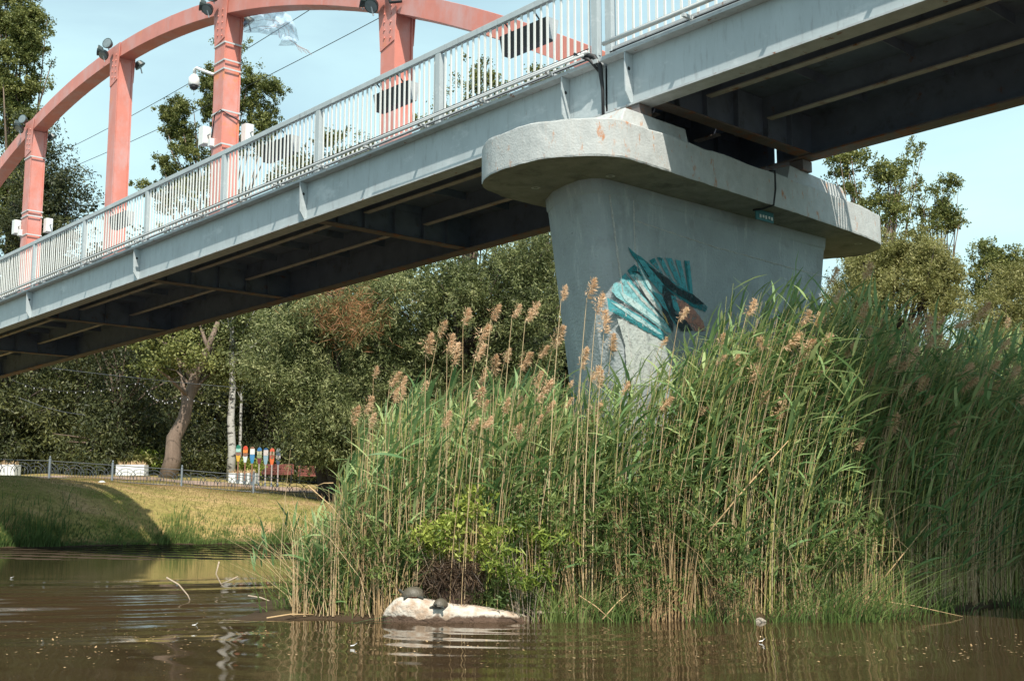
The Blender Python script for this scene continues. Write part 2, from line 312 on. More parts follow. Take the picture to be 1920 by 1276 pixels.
for k, (a, b) in enumerate(HG):
    mid = (a+b)/2; top = hlo(mid)+.02
    g = G()
    for v0, v1 in ((12.0-.018, 12.0-.001), (AV1+.001-.02, AV1+.016)):
        slab(g, s0L, v0, v1, a, b, ZT+.05, top)
    for sa_, sb_ in ((a+.03, a+.045), (b-.045, b-.03)): slab(g, s0L, 12.0, AV1-.02, sa_, sb_, ZT+.05, top)
    hg = g.build('hanger', red, rootL)
    g = G()                                               # tapered gusset with bolts
    for v0, v1 in ((12.0-.034, 12.0-.019), (AV1+.017, AV1+.03)):
        g.prism([lz(v0,a+.0,top-.62,s0L), lz(v1,a,top-.62,s0L), lz(v1,b,top-.72,s0L), lz(v0,b,top-.72,s0L)],
                [lz(v0,a-.09,top+.33,s0L), lz(v1,a-.09,top+.33,s0L), lz(v1,b+.09,top+.33,s0L), lz(v0,b+.09,top+.33,s0L)])
    gp = g.build('gusset_plate', red, hg)
    g = G()
    for r in range(5):
        for c in (-.1, .08):
            x, y, z = lz(11.962, mid+c*(1+.2*r/5), top-.55+r*.15+(.05 if c > 0 else 0), s0L)
            g.lathe([(.022,0),(.018,.014)], 8, Matrix.Translation((x,y,z)) @ Matrix.Rotation(-math.pi/2, 4, 'Y'))
    g.build('bolts', red, hg)
    if k in (0, 2, 4):
        for dz in ((-.75,-1.15,-1.35,-2.3,-3.05) if k == 2 else (-.8,-2.4,-2.55,-3.1)):
            g = G(); z = top+dz
            for (v0,v1,sa,sb) in ((11.965,11.98,a-.015,b+.015), (AV1+.018,AV1+.03,a-.015,b+.015)): slab(g, s0L, v0, v1, sa, sb, z, z+.035)
            for (sa,sb) in ((a-.028,a-.016),(b+.016,b+.028)): slab(g, s0L, 11.965, AV1+.03, sa, sb, z, z+.035)
            g.build('clamp_band', pipe_m, hg)
# service pipes on the outer face of the railing base
def pipe(root, s0, sa, sb, v, z, r, m, name, wob=0):
    n = max(2, int(abs(sb-sa)/1.0)); pts = []
    for i in range(n+1):
        s = sa+(sb-sa)*i/n; pts.append(lz(v+random.uniform(-wob,wob), s, z+random.uniform(-wob,wob), s0))
    return G().tube(pts, r, 8).build(name, m, root, smooth=True)
pipe(rootL, s0L, 9.8, 40, 10.22, 6.985, .026, pipe_m, 'conduit', .003)
pipe(rootL, s0L, 9.8, 40, 10.25, 7.035, .008, black, 'cable', .004)
pipe(rootL, s0L, 9.8, 14.2, 10.16, 6.93, .017, pipe_m, 'conduit', .003)
pipe(rootL, s0L, 9.8, 40, 10.30, 6.93, .008, black, 'cable', .004)
pipe(rootR, s0R, -20, 9.5, 10.2, 6.995, .030, pipe_m, 'conduit', .002)
pipe(rootR, s0R, -20, 9.5, 10.24, 7.045, .007, black, 'cable', .003)
pipe(rootR, s0R, -20, 9.5, 10.32, 6.92, .010, black, 'cable', .004)
s = 10.5
while s < 38:
    g = G(); slab(g, s0L, 10.15, 10.42, s-.02, s+.02, 6.90, 6.935); g.build('conduit_bracket', flange_m, rootL); s += 1.33
for s in (8.2, 6.9, 5.6, 4.3, 3.0, 1.7):
    g = G(); slab(g, s0R, 10.15, 10.42, s-.02, s+.02, 6.90, 6.94); g.build('conduit_bracket', flange_m, rootR)
g = G(); g.tube([lz(10.22,9.9,7.0,s0L), lz(10.3,9.75,6.93,s0L), lz(10.33,9.68,6.8,s0L), lz(10.36,9.665,6.5,s0L), lz(10.36,9.66,6.1,s0L)], [.03,.035,.035,.022,.02], 8); g.build('drain_hose', black, rootL, smooth=True)
g = G(); g.tube([lz(10.2,10.0,7.02,s0L), lz(10.25,9.78,6.88,s0L), lz(10.36,9.7,6.72,s0L)], .018, 8); g.build('cable', black, rootL, smooth=True)

# ------------------------------------------------------------ pier
def pier(s0, label, full=True):
    p = B(s0, 12.8, 0, False); root = empty('bridge_pier', tuple(p), RZ, label, 'pier')
    def q(s, v, z): return (v-12.8, s-10.0, z)
    outl = [(10.88,9.43),(10.46,9.16),(9.96,9.10),(9.48,9.17),(9.07,9.44),(8.87,9.72),(8.83,10.1),(8.88,11.2),(8.94,12.5),(9.06,14.6),(9.2,15.9),(9.36,16.3),(9.6,16.52),(9.95,16.62),(10.35,16.5),(10.75,16.2),(11.0,15.7),(11.08,14.0),(11.1,10.4),(11.02,9.8)]
    out2 = []                                             # smooth outline
    for i in range(len(outl)):
        p0, p1, p2, p3 = (np.array(outl[(i+k) % len(outl)]) for k in (-1, 0, 1, 2)); n = max(2, int(np.linalg.norm(p2-p1)/.09))
        for k in range(n):
            t = k/n; out2.append(tuple(.5*((2*p1)+(p2-p0)*t+(2*p0-5*p1+4*p2-p3)*t*t+(3*p1-p0-3*p2+p3)*t**3)))
    r = random.Random(3); g = G(); k = len(out2)
    zs = [5.15, 5.17, 5.3, 5.45, 5.585, 5.60]
    for zi, z in enumerate(zs):
        for (s, v) in out2:
            e = r.uniform(-.002, .002); ins = .006 if zi in (0, len(zs)-1) else 0
            cs, cv = 9.98, 12.8; g.v.append(q(s+(cs-s)*ins*.9+e, v+(cv-v)*ins*.12+e, z + (.008*math.sin(s*9+v*5)+r.uniform(-.006,.006) if zi >= 4 else (r.uniform(-.004,.004) if zi < 2 else 0))))
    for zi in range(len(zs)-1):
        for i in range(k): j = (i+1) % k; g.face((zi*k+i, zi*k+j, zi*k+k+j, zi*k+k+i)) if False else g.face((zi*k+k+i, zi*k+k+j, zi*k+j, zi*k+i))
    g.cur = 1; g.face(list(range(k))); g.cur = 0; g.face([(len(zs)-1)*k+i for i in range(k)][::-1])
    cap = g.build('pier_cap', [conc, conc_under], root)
    if full:
        for (s, v) in ((10.45,9.95), (9.45,10.25), (9.45,15.8)):
            g = G(); x, y, z = q(s, v, 5.143); 
            for (ra, rb) in ((.028,.06),):
                n0 = len(g.v)
                for kk in range(16):
                    t = 2*math.pi*kk/16
                    for rr in (ra, rb): g.v.append((x+rr*math.cos(t), y+rr*math.sin(t), z))
                for kk in range(16): a = n0+2*kk; b = n0+2*((kk+1) % 16); g.face((a, b, b+1, a+1))
            g.build('painted_ring', conc, cap)
    # stem with a battered nose
    g = G(); rings = []
    zz = [-1.5, 0, .8, 1.6, 2.4, 3.0, 3.6, 4.2, 4.7, 4.98, 5.0, 5.16]
    for z in zz:
        t = (5.15-z)/5.15; vf = 10.13+.88*t; vb = 15.32-.95*t; sa = 9.6; sb = 10.86
        if z > 4.99: sa -= .012; vf -= .012; vb += .012; sb += .012
        ring = [(sa, vf+.26), (sa+.03, vf+.14), (sa+.12, vf+.05), (sa+.28, vf), (sa+.55, vf+.04), (sa+.86, vf+.13), (sb-.05, vf+.36), (sb, vf+.6)]
        m = 8
        ring += [(sb, vf+.6+(vb-.3-vf-.6)*i/m) for i in range(1, m+1)] + [(sb-.12, vb-.08), (sb-.3, vb), (sa+.3, vb), (sa+.1, vb-.06), (sa, vb-.2)]
        m = 26; ring += [(sa, vb-.2+(vf+.26-vb+.2)*i/m) for i in range(1, m)]
        rings.append([q(s+r.uniform(-.0015,.0015), v, z) for s, v in ring])
    kk = len(rings[0]); n0 = 0
    for rg in rings: g.v += rg
    for i in range(len(rings)-1):
        for a in range(kk): b = (a+1) % kk; g.face((i*kk+a, (i+1)*kk+a, (i+1)*kk+b, i*kk+b))
    st = g.build('pier_stem', stem_m, root)
    # formwork seams: crumbly raised joints of the render
    def seam(pts, rad=.013):
        P = []; 
        for (a, b) in zip(pts[:-1], pts[1:]):
            n = max(2, int(math.dist(a, b)/.05))
            for i in range(n): P.append([a[j]+(b[j]-a[j])*i/n+r.uniform(-.006,.006)*(j != 0) for j in range(3)])
        P.append(list(pts[-1])); G().tube([q(*p) for p in P], [rad*r.uniform(.5,1.5) for _ in P], 5).build('render_seam', seam_m, st)
    if full:
        seam([(9.602,10.40,4.97),(9.602,10.62,3.7),(9.602,10.85,2.4)]); seam([(9.602,10.83,4.97),(9.602,10.85,4.3),(9.602,11.0,3.2),(9.602,11.15,2.3)], .011)
        seam([(9.602,10.83,4.72),(9.602,12.4,4.62),(9.602,15.2,4.55)], .010)
    # pedestals under the bearings
    def ped(sa, sb, va, vb, z0, z1, z2):
        g = G(); bot = [q(sa,va,z0), q(sb,va,z0), q(sb,vb,z0), q(sa,vb,z0)]; i = .05
        g.prism(bot, [q(sa+i,va+.16,z1), q(sb-i,va+.16,z1), q(sb-i,vb-.02,z2), q(sa+i,vb-.02,z2)]); g.build('bearing_pedestal', conc, root, bevel=.012)
    ped(9.02, 10.95, 9.95, 11.25, 5.605, 5.88, 5.86)
    ped(9.1, 10.9, 13.45, 14.95, 5.605, 5.88, 5.80)
    g = G()
    for v in (10.5, 13.95):
        for s in (9.2, 10.35): G().box(q(s-.11, v-.11, 5.85), q(s+.11, v+.11, 6.0)).build('bearing_block', under_rust, root)
    return root, q, cap, st
pr, pq, cap, stem = pier(10.0, 'grey concrete hammerhead pier with teal fish tail mural, standing in the reeds')
pier(49.2, 'plain concrete hammerhead pier at the far left end of the arch', False)
g = G(); g.tube([pq(9.0,12.9,5.63), pq(8.885,12.86,5.60), pq(8.885,12.86,5.35), pq(8.92,12.86,5.14), pq(9.1,12.86,5.12), pq(9.25,12.86,5.13)], .014, 6); g.build('downpipe', black, pr)
g = G(); g.box(pq(9.2,12.86,5.0), pq(9.22,13.25,5.14)); g.build('painted_tag', mat('faded_teal_paint', (.03,.13,.14), .7), cap)
for k, xs in enumerate((12.92, 12.99, 13.05, 13.12, 13.18)):
    g = G(); g.box(pq(9.186,xs,5.03+.01*(k%2)), pq(9.196,xs+.03,5.075)); g.build('painted_letter', stem_pale, cap)

# mural: a teal fish tail on the flat side of the stem, brush fields as thin coats of paint, the cream one partly painted sunlight
OX = np.array([0, 0, H])
def onstem(px, py, off=0.0):
    a = (px-960)/F; b = -(py-638)/F
    rr = np.array([a, math.cos(TH)-b*math.sin(TH), math.sin(TH)+b*math.cos(TH)]); t = (9.6-off)/(rr @ UH); P = OX+rr*t
    return P @ VH, P[2]
teal = [mat('mural_teal_%s' % n, c, .85, .2, 5, .5, 30, stretch=(1,1,1), second=c2, spots=[((.03,.12,.13), 14, .70, .03, (1,1,1)), (c3, 3, .60, .15, (1,1,1))]) for n, c, c2, c3 in (('deep', (.02,.20,.22), (.01,.11,.13), (.10,.33,.35)), ('mid', (.09,.36,.40), (.03,.22,.26), (.30,.50,.50)), ('light', (.30,.56,.58), (.12,.38,.42), (.52,.62,.60)), ('pale', (.48,.60,.58), (.28,.48,.50), (.2,.4,.42)), ('cream', (.47,.50,.47), (.36,.40,.39), (.30,.34,.34)))]
def worn(m, thr):
    t = m.node_tree; N = t.nodes.new; L = t.links.new; p = t.nodes['Principled BSDF']; tr = N('ShaderNodeBsdfTransparent'); ms = N('ShaderNodeMixShader'); c = N('ShaderNodeTexCoord'); n = N('ShaderNodeTexNoise'); n.inputs['Scale'].default_value = 16; n.inputs['Detail'].default_value = 9; n.inputs['Roughness'].default_value = .75
    L(c.outputs['Object'], n.inputs[0]); r = N('ShaderNodeMapRange'); r.inputs[1].default_value = thr; r.inputs[2].default_value = thr+.16; r.inputs[4].default_value = .9; L(n.outputs[0], r.inputs[0]); L(r.outputs[0], ms.inputs[0]); L(p.outputs[0], ms.inputs[1]); L(tr.outputs[0], ms.inputs[2]); L(ms.outputs[0], t.nodes['Material Output'].inputs[0]); return m
for m_ in teal: worn(m_, .50)
mural_dark = mat('mural_charcoal', (.02,.03,.035), .8, .3, 9, .4, 30); mural_pink = mat('mural_salmon', (.42,.20,.15), .8, .2, 9, .4, 30); mural_gold = mat('mural_ochre', (.5,.36,.14), .8, .2, 9)
for m_ in (mural_dark, mural_pink, mural_gold): worn(m_, .47)
Z = lambda x, y: (1100+x/5.3154, 440+y/5.3154)
fields = [
 (teal[4], .0025, [(300,830),(420,860),(560,940),(780,1075),(900,1150),(1000,1500),(400,1500),(380,1100)]),  # pale paint, with part of the stem's sunlit patch coloured in
 (teal[1], .0045, [(200,630),(250,650),(640,870),(810,1010),(780,1070),(380,830),(215,760)]),
 (teal[2], .0045, [(245,560),(260,490),(300,470),(560,620),(800,860),(840,980),(780,960),(420,700),(290,620)]),
 (teal[1], .0045, [(320,440),(380,380),(430,440),(600,640),(740,800),(700,780),(430,570),(400,500)]),
 (teal[2], .0060, [(330,440),(420,460),(600,660),(830,900),(840,960),(640,780),(400,560)]),
 (teal[1], .0045, [(400,360),(470,295),(520,340),(620,560),(740,740),(700,700),(560,540),(440,410)]),
 (teal[2], .0060, [(430,400),(520,370),(560,480),(700,660),(760,770),(620,640)]),
 (teal[0], .0060, [(400,360),(470,295),(520,350),(480,400),(420,385)]),
 (teal[0], .0075, [(405,120),(460,170),(560,240),(640,310),(740,400),(820,480),(930,520),(1060,600),(1200,720),(1180,770),(1000,700),(880,600),(760,560),(620,420),(520,300),(440,200)]),
 (teal[1], .0090, [(480,230),(560,260),(640,350),(760,500),(780,590),(740,590),(600,430),(520,320)]),
 (teal[3], .0090, [(500,290),(530,330),(640,520),(780,690),(900,830),(850,800),(700,640),(600,520),(560,430)]),
 (teal[1], .0105, [(640,560),(740,600),(860,760),(960,900),(900,930),(780,760)]),
 (mural_dark, .0115, [(600,310),(680,350),(800,430),(900,530),(1060,600),(1180,700),(1060,690),(900,600),(780,520),(680,400)]),
 (mural_dark, .0115, [(750,500),(860,600),(900,700),(1000,850),(1050,960),(930,960),(820,800),(740,600)]),
 (mural_dark, .0115, [(735,700),(800,770),(860,900),(850,980),(800,900),(750,780)]),
 (teal[1], .0125, [(830,600),(880,620),(920,760),(900,790),(850,720)]),
 (mural_pink, .0125, [(880,640),(960,660),(1060,740),(1150,860),(1180,960),(1060,960),(940,800),(900,700)]),
 (mural_gold, .0125, [(740,760),(780,820),(810,900),(790,880),(750,800)]),
 (teal[1], .0050, [(620,260),(670,230),(760,400),(800,440),(740,400)]), (teal[1], .0050, [(695,225),(750,230),(860,460),(900,500),(840,480),(780,380)]),
 (teal[1], .0050, [(780,228),(840,232),(930,450),(970,560),(900,500)]), (teal[1], .0050, [(880,250),(930,262),(990,500),(1010,580),(960,540)]), (teal[1], .0050, [(965,258),(1020,262),(1055,600),(1020,570)]),
 (teal[0], .0055, [(620,260),(670,230),(685,260),(640,290)]), (teal[0], .0055, [(695,225),(750,230),(745,262),(715,255)]), (teal[0], .0055, [(965,258),(990,260),(1025,560),(1010,560)]),
 (mural_dark, .0075, [(384,380),(392,384),(640,680),(800,870),(815,905),(620,690)]), (mural_dark, .0075, [(260,640),(300,652),(560,800),(800,1000),(560,820)]),
 (teal[3], .0068, [(320,560),(420,620),(640,790),(800,930),(780,940),(560,790),(380,660)]), (teal[3], .0068, [(230,670),(300,690),(560,850),(740,990),(700,985),(500,860)]), (teal[4], .0069, [(470,420),(500,430),(640,620),(800,850),(780,850),(600,640)]), (teal[4], .0069, [(390,470),(410,470),(560,640),(760,850),(740,850),(540,660)]), (teal[0], .0070, [(240,760),(300,770),(480,860),(640,960),(760,1040),(740,1045),(560,950),(380,850)]), (mural_dark, .0069, [(440,360),(520,370),(540,420),(500,390)]),
 (mural_dark, .0100, [(480,225),(500,245),(620,430),(600,425)]),
]
lay = 0
for (m, off, P) in fields:
    vz = [onstem(*Z(*p)) for p in P]
    P2 = []
    for i in range(len(vz)):
        a = vz[i]; b = vz[(i+1) % len(vz)]; n = max(1, int(math.dist(a, b)/.04))
        for k in range(n): P2.append((a[0]+(b[0]-a[0])*k/n+random.uniform(-.004,.004), a[1]+(b[1]-a[1])*k/n+random.uniform(-.004,.004)))
    lay += .00012
    g = G(); n = len(P2); g.v = [pq(9.6-.003-off-lay, v, z) for v, z in P2]
    from mathutils.geometry import tessellate_polygon
    for t in tessellate_polygon([[Vector((v, z, 0)) for v, z in P2]]): g.face(t)
    g.build('mural_stroke', m, stem)

# ------------------------------------------------------------ things fixed to the arch and rails
def floodlight(pos, aim, r, label):
    root = empty('floodlight', tuple(pos), 0, label, 'floodlight', 'floodlights clustered at the hanger tops')
    a = Vector(aim).normalized(); M = a.to_track_quat('Z', 'Y').to_matrix().to_4x4()
    g = G(); g.lathe([(r*.35,-r*1.0),(r*.8,-r*.75),(r*1.0,-r*.2),(r*1.08,0),(r*1.08,r*.1)], 14, M); g.build('housing', lamp_m, root, smooth=False)
    g = G(); g.lathe([(r*.92,r*.105),(r*.6,r*.14)], 14, M); g.build('lens', glass_m, root)
    g = G(); g.tube([Vector((0,0,0)), Vector((r*.3,r*.3,-r*1.3))], r*.12, 6); g.build('bracket', flange_m, root)
    return root
hname = ['the leftmost red hanger', 'the second red hanger from the left', 'the red hanger with the dome camera', 'the rightmost red hanger']
for k, (px, py, dist_) in enumerate(((42, 238, 0), (205, 100, 0), (408, 4, 0), (718, -6, 0))):
    a, b = HG[k]; mid = (a+b)/2; topz = hlo(mid)+.02
    base = B(mid, 11.9, topz+.28)
    for j, (du, dz, aim, nm) in enumerate(((.52,.02,(-.9,-.2,.15),'outer left'), (.2,-.2,(-.3,-.6,-.7),'lower'), (-.02,.05,(-.3,-.95,.1),'inner'))):
        floodlight(base+UH*du-VH*.15+np.array([0,0,dz]), aim, .13, 'dark round floodlight, %s of three on %s' % (nm, hname[k]))
    if k < 3: floodlight(B(mid-.1, 12.62, topz-.08), (.5,.2,-.6), .14, 'dark round floodlight behind the top of %s' % hname[k])
# dome camera on the third hanger
a, b = HG[2]; mid = (a+b)/2; tz = hlo(mid)+.02
cz = tz-1.35; base = B(b, 11.97, cz)
rc = empty('security_camera', tuple(base), RZ, 'white dome security camera on a white arm from the third red hanger', 'camera')
G().tube([(0,0,0), (-.1,.25,.12), (-.16,.48,.24), (-.18,.54,.22), (-.18,.55,.1)], .035, 10).build('arm', white_m, rc, smooth=True)
G().lathe([(.05,.1),(.12,.02),(.125,-.14),(.11,-.16)], 16, Matrix.Translation((-.18,.55,0))).build('housing', white_m, rc, smooth=True)
G().lathe([(.10,-.16),(.09,-.21),(.05,-.245),(.01,-.25)], 16, Matrix.Translation((-.18,.55,0))).build('dome', black_m, rc, smooth=True)
for k, dz, nm in ((0, -2.75, 'first'), (2, -2.7, 'third')):
    a, b = HG[k]; tz = hlo((a+b)/2)
    for side, (s, v) in (('left', (b+.22, 11.93)), ('right', (a-.1, 12.55))):
        p = B(s, v, tz+dz); rb = empty('equipment_box', tuple(p), RZ, 'white equipment box strapped to the %s side of the %s red hanger' % (side, nm), 'box', 'white boxes on the hangers')
        G().box((-.09,-.13,-.2), (.09,.13,.2)).build('enclosure', white_m, rb, bevel=.02); G().box((-.10,-.1,-.205), (-.091,.1,.205)).build('door', white_m, rb, bevel=.004)
        G().tube([(.0,-.13,.0), (.0,-.26,.0)], .02, 6).build('clamp', pipe_m, rb)
    p = B(b-.08, 11.93, tz+dz-.22); o = G().box((-.05,-.07,-.09), (.05,.07,.09)).build('junction_box', white_m, None, bevel=.015); o.location = tuple(p); o.rotation_euler = (0,0,RZ)
    tagit(o, 'small white junction box below the equipment box on the %s hanger' % nm, 'box')
pth = [B(HG[2][1]-.08, 11.93, hlo(22.6)-2.85), B(HG[2][1]-.2, 11.93, hlo(22.6)-2.3), B(HG[2][0], 11.93, hlo(22.6)-2.25), B(HG[2][0]-.03, 12.5, hlo(22.6)-2.45)]
tagit(G().tube(pth, .014, 6).build('cable', black, None, smooth=True), 'thin black cable looping round the third red hanger', 'cable')
pth = [B(16.35,11.9,hlo(16.4)+.7), B(16.33,11.9,hlo(16.4)+.3), B(16.25,11.9,hlo(16.4)+.1), B(16.0,11.95,hlo(16.4)+.05)]
tagit(G().tube(pth, .03, 7).build('cable', black, None, smooth=True), 'thick black cable bent over the top of the rightmost red hanger', 'cable')
# planter boxes hung inside the near railing
for k, (sa, sb, lab) in enumerate(((14.75,13.85,'dark box under the handrail in front of the rightmost red hanger'), (11.75,10.8,'dark box under the handrail nearest to the expansion joint'), (18.2,17.2,'dark box under the handrail left of the rightmost hanger'), (24.6,23.8,'dark box under the handrail, the farthest one along'))):
    mid = (sa+sb)/2; L = (sa-sb)/2; p = B(mid, 10.58, 7.70); rb = empty('railing_box', tuple(p), RZ, lab, 'box', 'dark boxes hung behind the handrail')
    g = G(); g.prism([(-.06,-L*.94,-.1),(.10,-L*.94,-.1),(.10,L*.94,-.1),(-.06,L*.94,-.1)], [(-.09,-L,.18),(.13,-L,.18),(.13,L,.18),(-.09,L,.18)]); g.build('trough', black_m, rb)
    g = G(); g.prism([(-.06,-L*.94-.012,-.1),(.10,-L*.94-.012,-.1),(.10,-L*.94-.004,-.1),(-.06,-L*.94-.004,-.1)], [(-.09,-L-.012,.18),(.13,-L-.012,.18),(.13,-L-.004,.18),(-.09,-L-.004,.18)]); g.build('lit_end_plate', flange_m, rb)  # grey plate paints the light falling on this end of the box
    g = G(); g.tube([(.0,-L*.6,.18),(-.15,-L*.6,.3)], .012, 5); g.tube([(.0,L*.6,.18),(-.15,L*.6,.3)], .012, 5); g.build('hook', black_m, rb)
# torn netting flying from the third hanger
NP = [[(455,42),(475,30),(500,22),(525,20),(545,30),(556,55),(560,75)],[(457,60),(478,52),(502,47),(522,47),(537,52),(546,66),(557,80)],[(460,62),(485,62),(505,66),(520,66),(528,76),(522,86),(553,86)]]
gv = []; W_, H_ = 24, 12
def bez(row, t):
    t = t*(len(row)-1); i = min(int(t), len(row)-2); f_ = t-i; f_ = f_*f_*(3-2*f_) if False else f_
    return np.array(row[i])*(1-f_)+np.array(row[i+1])*f_
for j in range(H_+1):
    for i in range(W_+1):
        a = [bez(r_, i/W_) for r_ in NP]; t = j/H_*2; p = a[int(min(t,1.999))]*(1-(t-int(min(t,1.999))))+a[int(min(t,1.999))+1]*(t-int(min(t,1.999)))
        gv.append(at(p[0], p[1], 24.6+.18*math.sin(i*.55+j*.7)+.1*math.sin(i*1.3-j)))
gq = [(j*(W_+1)+i, j*(W_+1)+i+1, (j+1)*(W_+1)+i+1, (j+1)*(W_+1)+i) for j in range(H_) for i in range(W_)]
no = empty('torn_net', tuple(gv[0]), 0, 'torn pale blue plastic netting blowing from the third red hanger', 'net')
ns_ = npmesh('net_sheet', np.array(gv)-gv[0], gq, net_m, no)
g = G()
for k in range(9):
    p = np.array(at(552+k*.9, 80+k*.8, 24.6))-gv[0]; g.tube([p, p+[.06+.02*k,0,-.10], p+[.10+.025*k,.02,-.17-.02*(k%3)]], .004, 4)
for (i0, j0, i1, j1) in ((2,2,22,8),(5,10,20,3),(8,0,14,12),(0,6,24,9)):
    pts = [np.array(gv[int(j0+(j1-j0)*t)*(W_+1)+int(i0+(i1-i0)*t)])-gv[0] for t in np.linspace(0,1,12)]; g.tube(pts, .005, 4)
g.build('torn_threads', mat('pale_thread', (.45,.38,.38), .8), no)
# overhead wires
for (p0, p1, lab) in (((620,-6,60),(100,292,95),'upper thin power line crossing the sky behind the red arch'), ((760,8,60),(100,328,95),'lower thin power line crossing the sky behind the red arch')):
    a = at(*p0); b = at(*p1); d = b-a; pts = [a-d*.5+np.array([0,0,1.2])]+[a+d*t-np.array([0,0,1.6*(t*(1-t))]) for t in np.linspace(0,1.3,14)]
    tagit(G().tube(pts, .022, 5).build('power_line', black_m, None, smooth=True), lab, 'power line')

# ------------------------------------------------------------ ground and water
def shoreY(X): return 37.2+.16*(X+8)+.5*np.sin(X*.35)+.25*np.sin(X*1.1+1) - 3.2*np.clip((-9-X)/6, 0, 1.5)
def isl(X, Y):                                            # reed island round the pier: height above water
    yf = islF(X); d1 = (Y-yf); d2 = np.clip((X+3.0)/1.2, -1, 1); return np.minimum(np.clip(d1*.35, -1, .14), .14*d2+.02*np.sin(X*3+Y*2))
def islF(X): return np.where(X < 3.0, 12.62+.12*np.sin(X*2.2), 12.62+.12*np.sin(X*2.2)+np.clip(X-3.0, 0, 4)*.62)
def ground(X, Y):
    sh = shoreY(X); d = Y-sh; topz = np.interp(X, [-60,-15.7,-8.7,-6.3,0,60], [2.3,2.10,1.58,1.34,1.1,1.1])
    bank = np.where(d < 0, d*.35, topz*(1-np.exp(-np.clip(d,0,None)*.62))*1.0)
    bank = bank + np.clip(Y-44.0, 0, 12)*.04*np.clip((-X)/8, 0, 1)
    bank = bank + .05*np.exp(-(((X+15.8)/1.4)**2+((Y-36.5)/1.6)**2)) + .035*np.sin(X*1.9+Y)*np.clip(d,0,1)
    far = np.clip((Y-60)/200, 0, 1)*1.0
    z = np.maximum(bank+far, -1.2)
    back = np.where((Y < 31) & (Y < sh-1), -1.2, z)
    return np.maximum(np.where(Y < sh, np.maximum(back, -1.2), z), np.where(Y < 26, isl(X, Y), -1.2)*np.where(Y > 24, np.clip((26-Y)/2, 0, 1), 1))
xs = np.concatenate([[-900,-400,-200,-100,-60,-40], np.arange(-30, 34, .33), [40,60,100,200,400,900]])
ys = np.concatenate([[-60,-20,0,6,9], np.arange(11, 62, .33), [66,72,80,100,140,200,400,900]])
Xg, Yg = np.meshgrid(xs, ys); Zg = ground(Xg, Yg); nx = len(xs); ny = len(ys)
Fq = np.array([(j*nx+i, j*nx+i+1, (j+1)*nx+i+1, (j+1)*nx+i) for j in range(ny-1) for i in range(nx-1)])
gm = bpy.data.materials.new('grassy_bank_soil'); gm.use_nodes = True
def _gm():
    t = gm.node_tree; N = t.nodes.new; L = t.links.new; p = t.nodes['Principled BSDF']; p.inputs['Roughness'].default_value = .95; p.inputs['Specular IOR Level'].default_value = .1
    c = N('ShaderNodeTexCoord'); m = N('ShaderNodeMapping'); m.inputs['Scale'].default_value = (.35,.9,1); L(c.outputs['Object'], m.inputs[0])
    n = N('ShaderNodeTexNoise'); n.inputs['Scale'].default_value = .9; n.inputs['Detail'].default_value = 9; n.inputs['Roughness'].default_value = .65; L(m.outputs[0], n.inputs[0])
    r = N('ShaderNodeValToRGB'); e = r.color_ramp.elements; e[0].position = .36; e[0].color = (.12,.13,.03,1); e[1].position = .66; e[1].color = (.36,.23,.13,1); k = e.new(.52); k.color = (.25,.195,.075,1)
    L(n.outputs[0], r.inputs[0])
    n2 = N('ShaderNodeTexNoise'); n2.inputs['Scale'].default_value = 9; n2.inputs['Detail'].default_value = 6; L(c.outputs['Object'], n2.inputs[0])
    h = N('ShaderNodeMix'); h.data_type = 'RGBA'; h.blend_type = 'OVERLAY'; h.inputs[0].default_value = .55; L(r.outputs[0], h.inputs[6]); L(n2.outputs[0], h.inputs[7])
    sx = N('ShaderNodeSeparateXYZ'); L(c.outputs['Object'], sx.inputs[0]); mr = N('ShaderNodeMapRange'); mr.inputs[1].default_value = .02; mr.inputs[2].default_value = .22; L(sx.outputs[2], mr.inputs[0])
    q = N('ShaderNodeMix'); q.data_type = 'RGBA'; q.inputs[6].default_value = (.05,.035,.022,1); L(mr.outputs[0], q.inputs[0]); L(h.outputs[2], q.inputs[7]); L(q.outputs[2], p.inputs['Base Color'])
    bn = N('ShaderNodeBump'); bn.inputs['Strength'].default_value = .8; bn.inputs['Distance'].default_value = .05; L(n2.outputs[0], bn.inputs['Height']); L(bn.outputs[0], p.inputs['Normal'])
_gm()
tagit(npmesh('ground', np.stack([Xg, Yg, Zg], -1), Fq, gm), kind='structure')
# park path behind the fence
def strip(name, pts, wdt, m, off, kind='structure'):
    V = []
    for i, (x, y) in enumerate(pts):
        a = np.array(pts[max(i-1,0)]); b = np.array(pts[min(i+1,len(pts)-1)]); d = (b-a)/np.linalg.norm(b-a); nn = np.array([-d[1], d[0]])
        for k in range(7):
            q = np.array([x,y])+nn*wdt*(k/6-.5); V.append((q[0], q[1], float(ground(q[0:1], q[1:2])[0])+off))
    Fq = [(i*7+k, i*7+7+k, i*7+8+k, i*7+k+1) for i in range(len(pts)-1) for k in range(6)]
    return tagit(npmesh(name, V, Fq, m), kind=kind)
path_m = mat('pinkish_park_paving', (.28,.20,.155), .9, .12, 5, .3, 30)
strip('path', [(x, 48.5+.05*(x+10)) for x in np.arange(-34, 6, 1.0)], 3.2, path_m, .03)
strip('kerb', [(x, 43.8) for x in np.arange(-34, -3, 1.0)], .25, mat('pale_kerb_concrete', (.42,.38,.33), .9), .05)

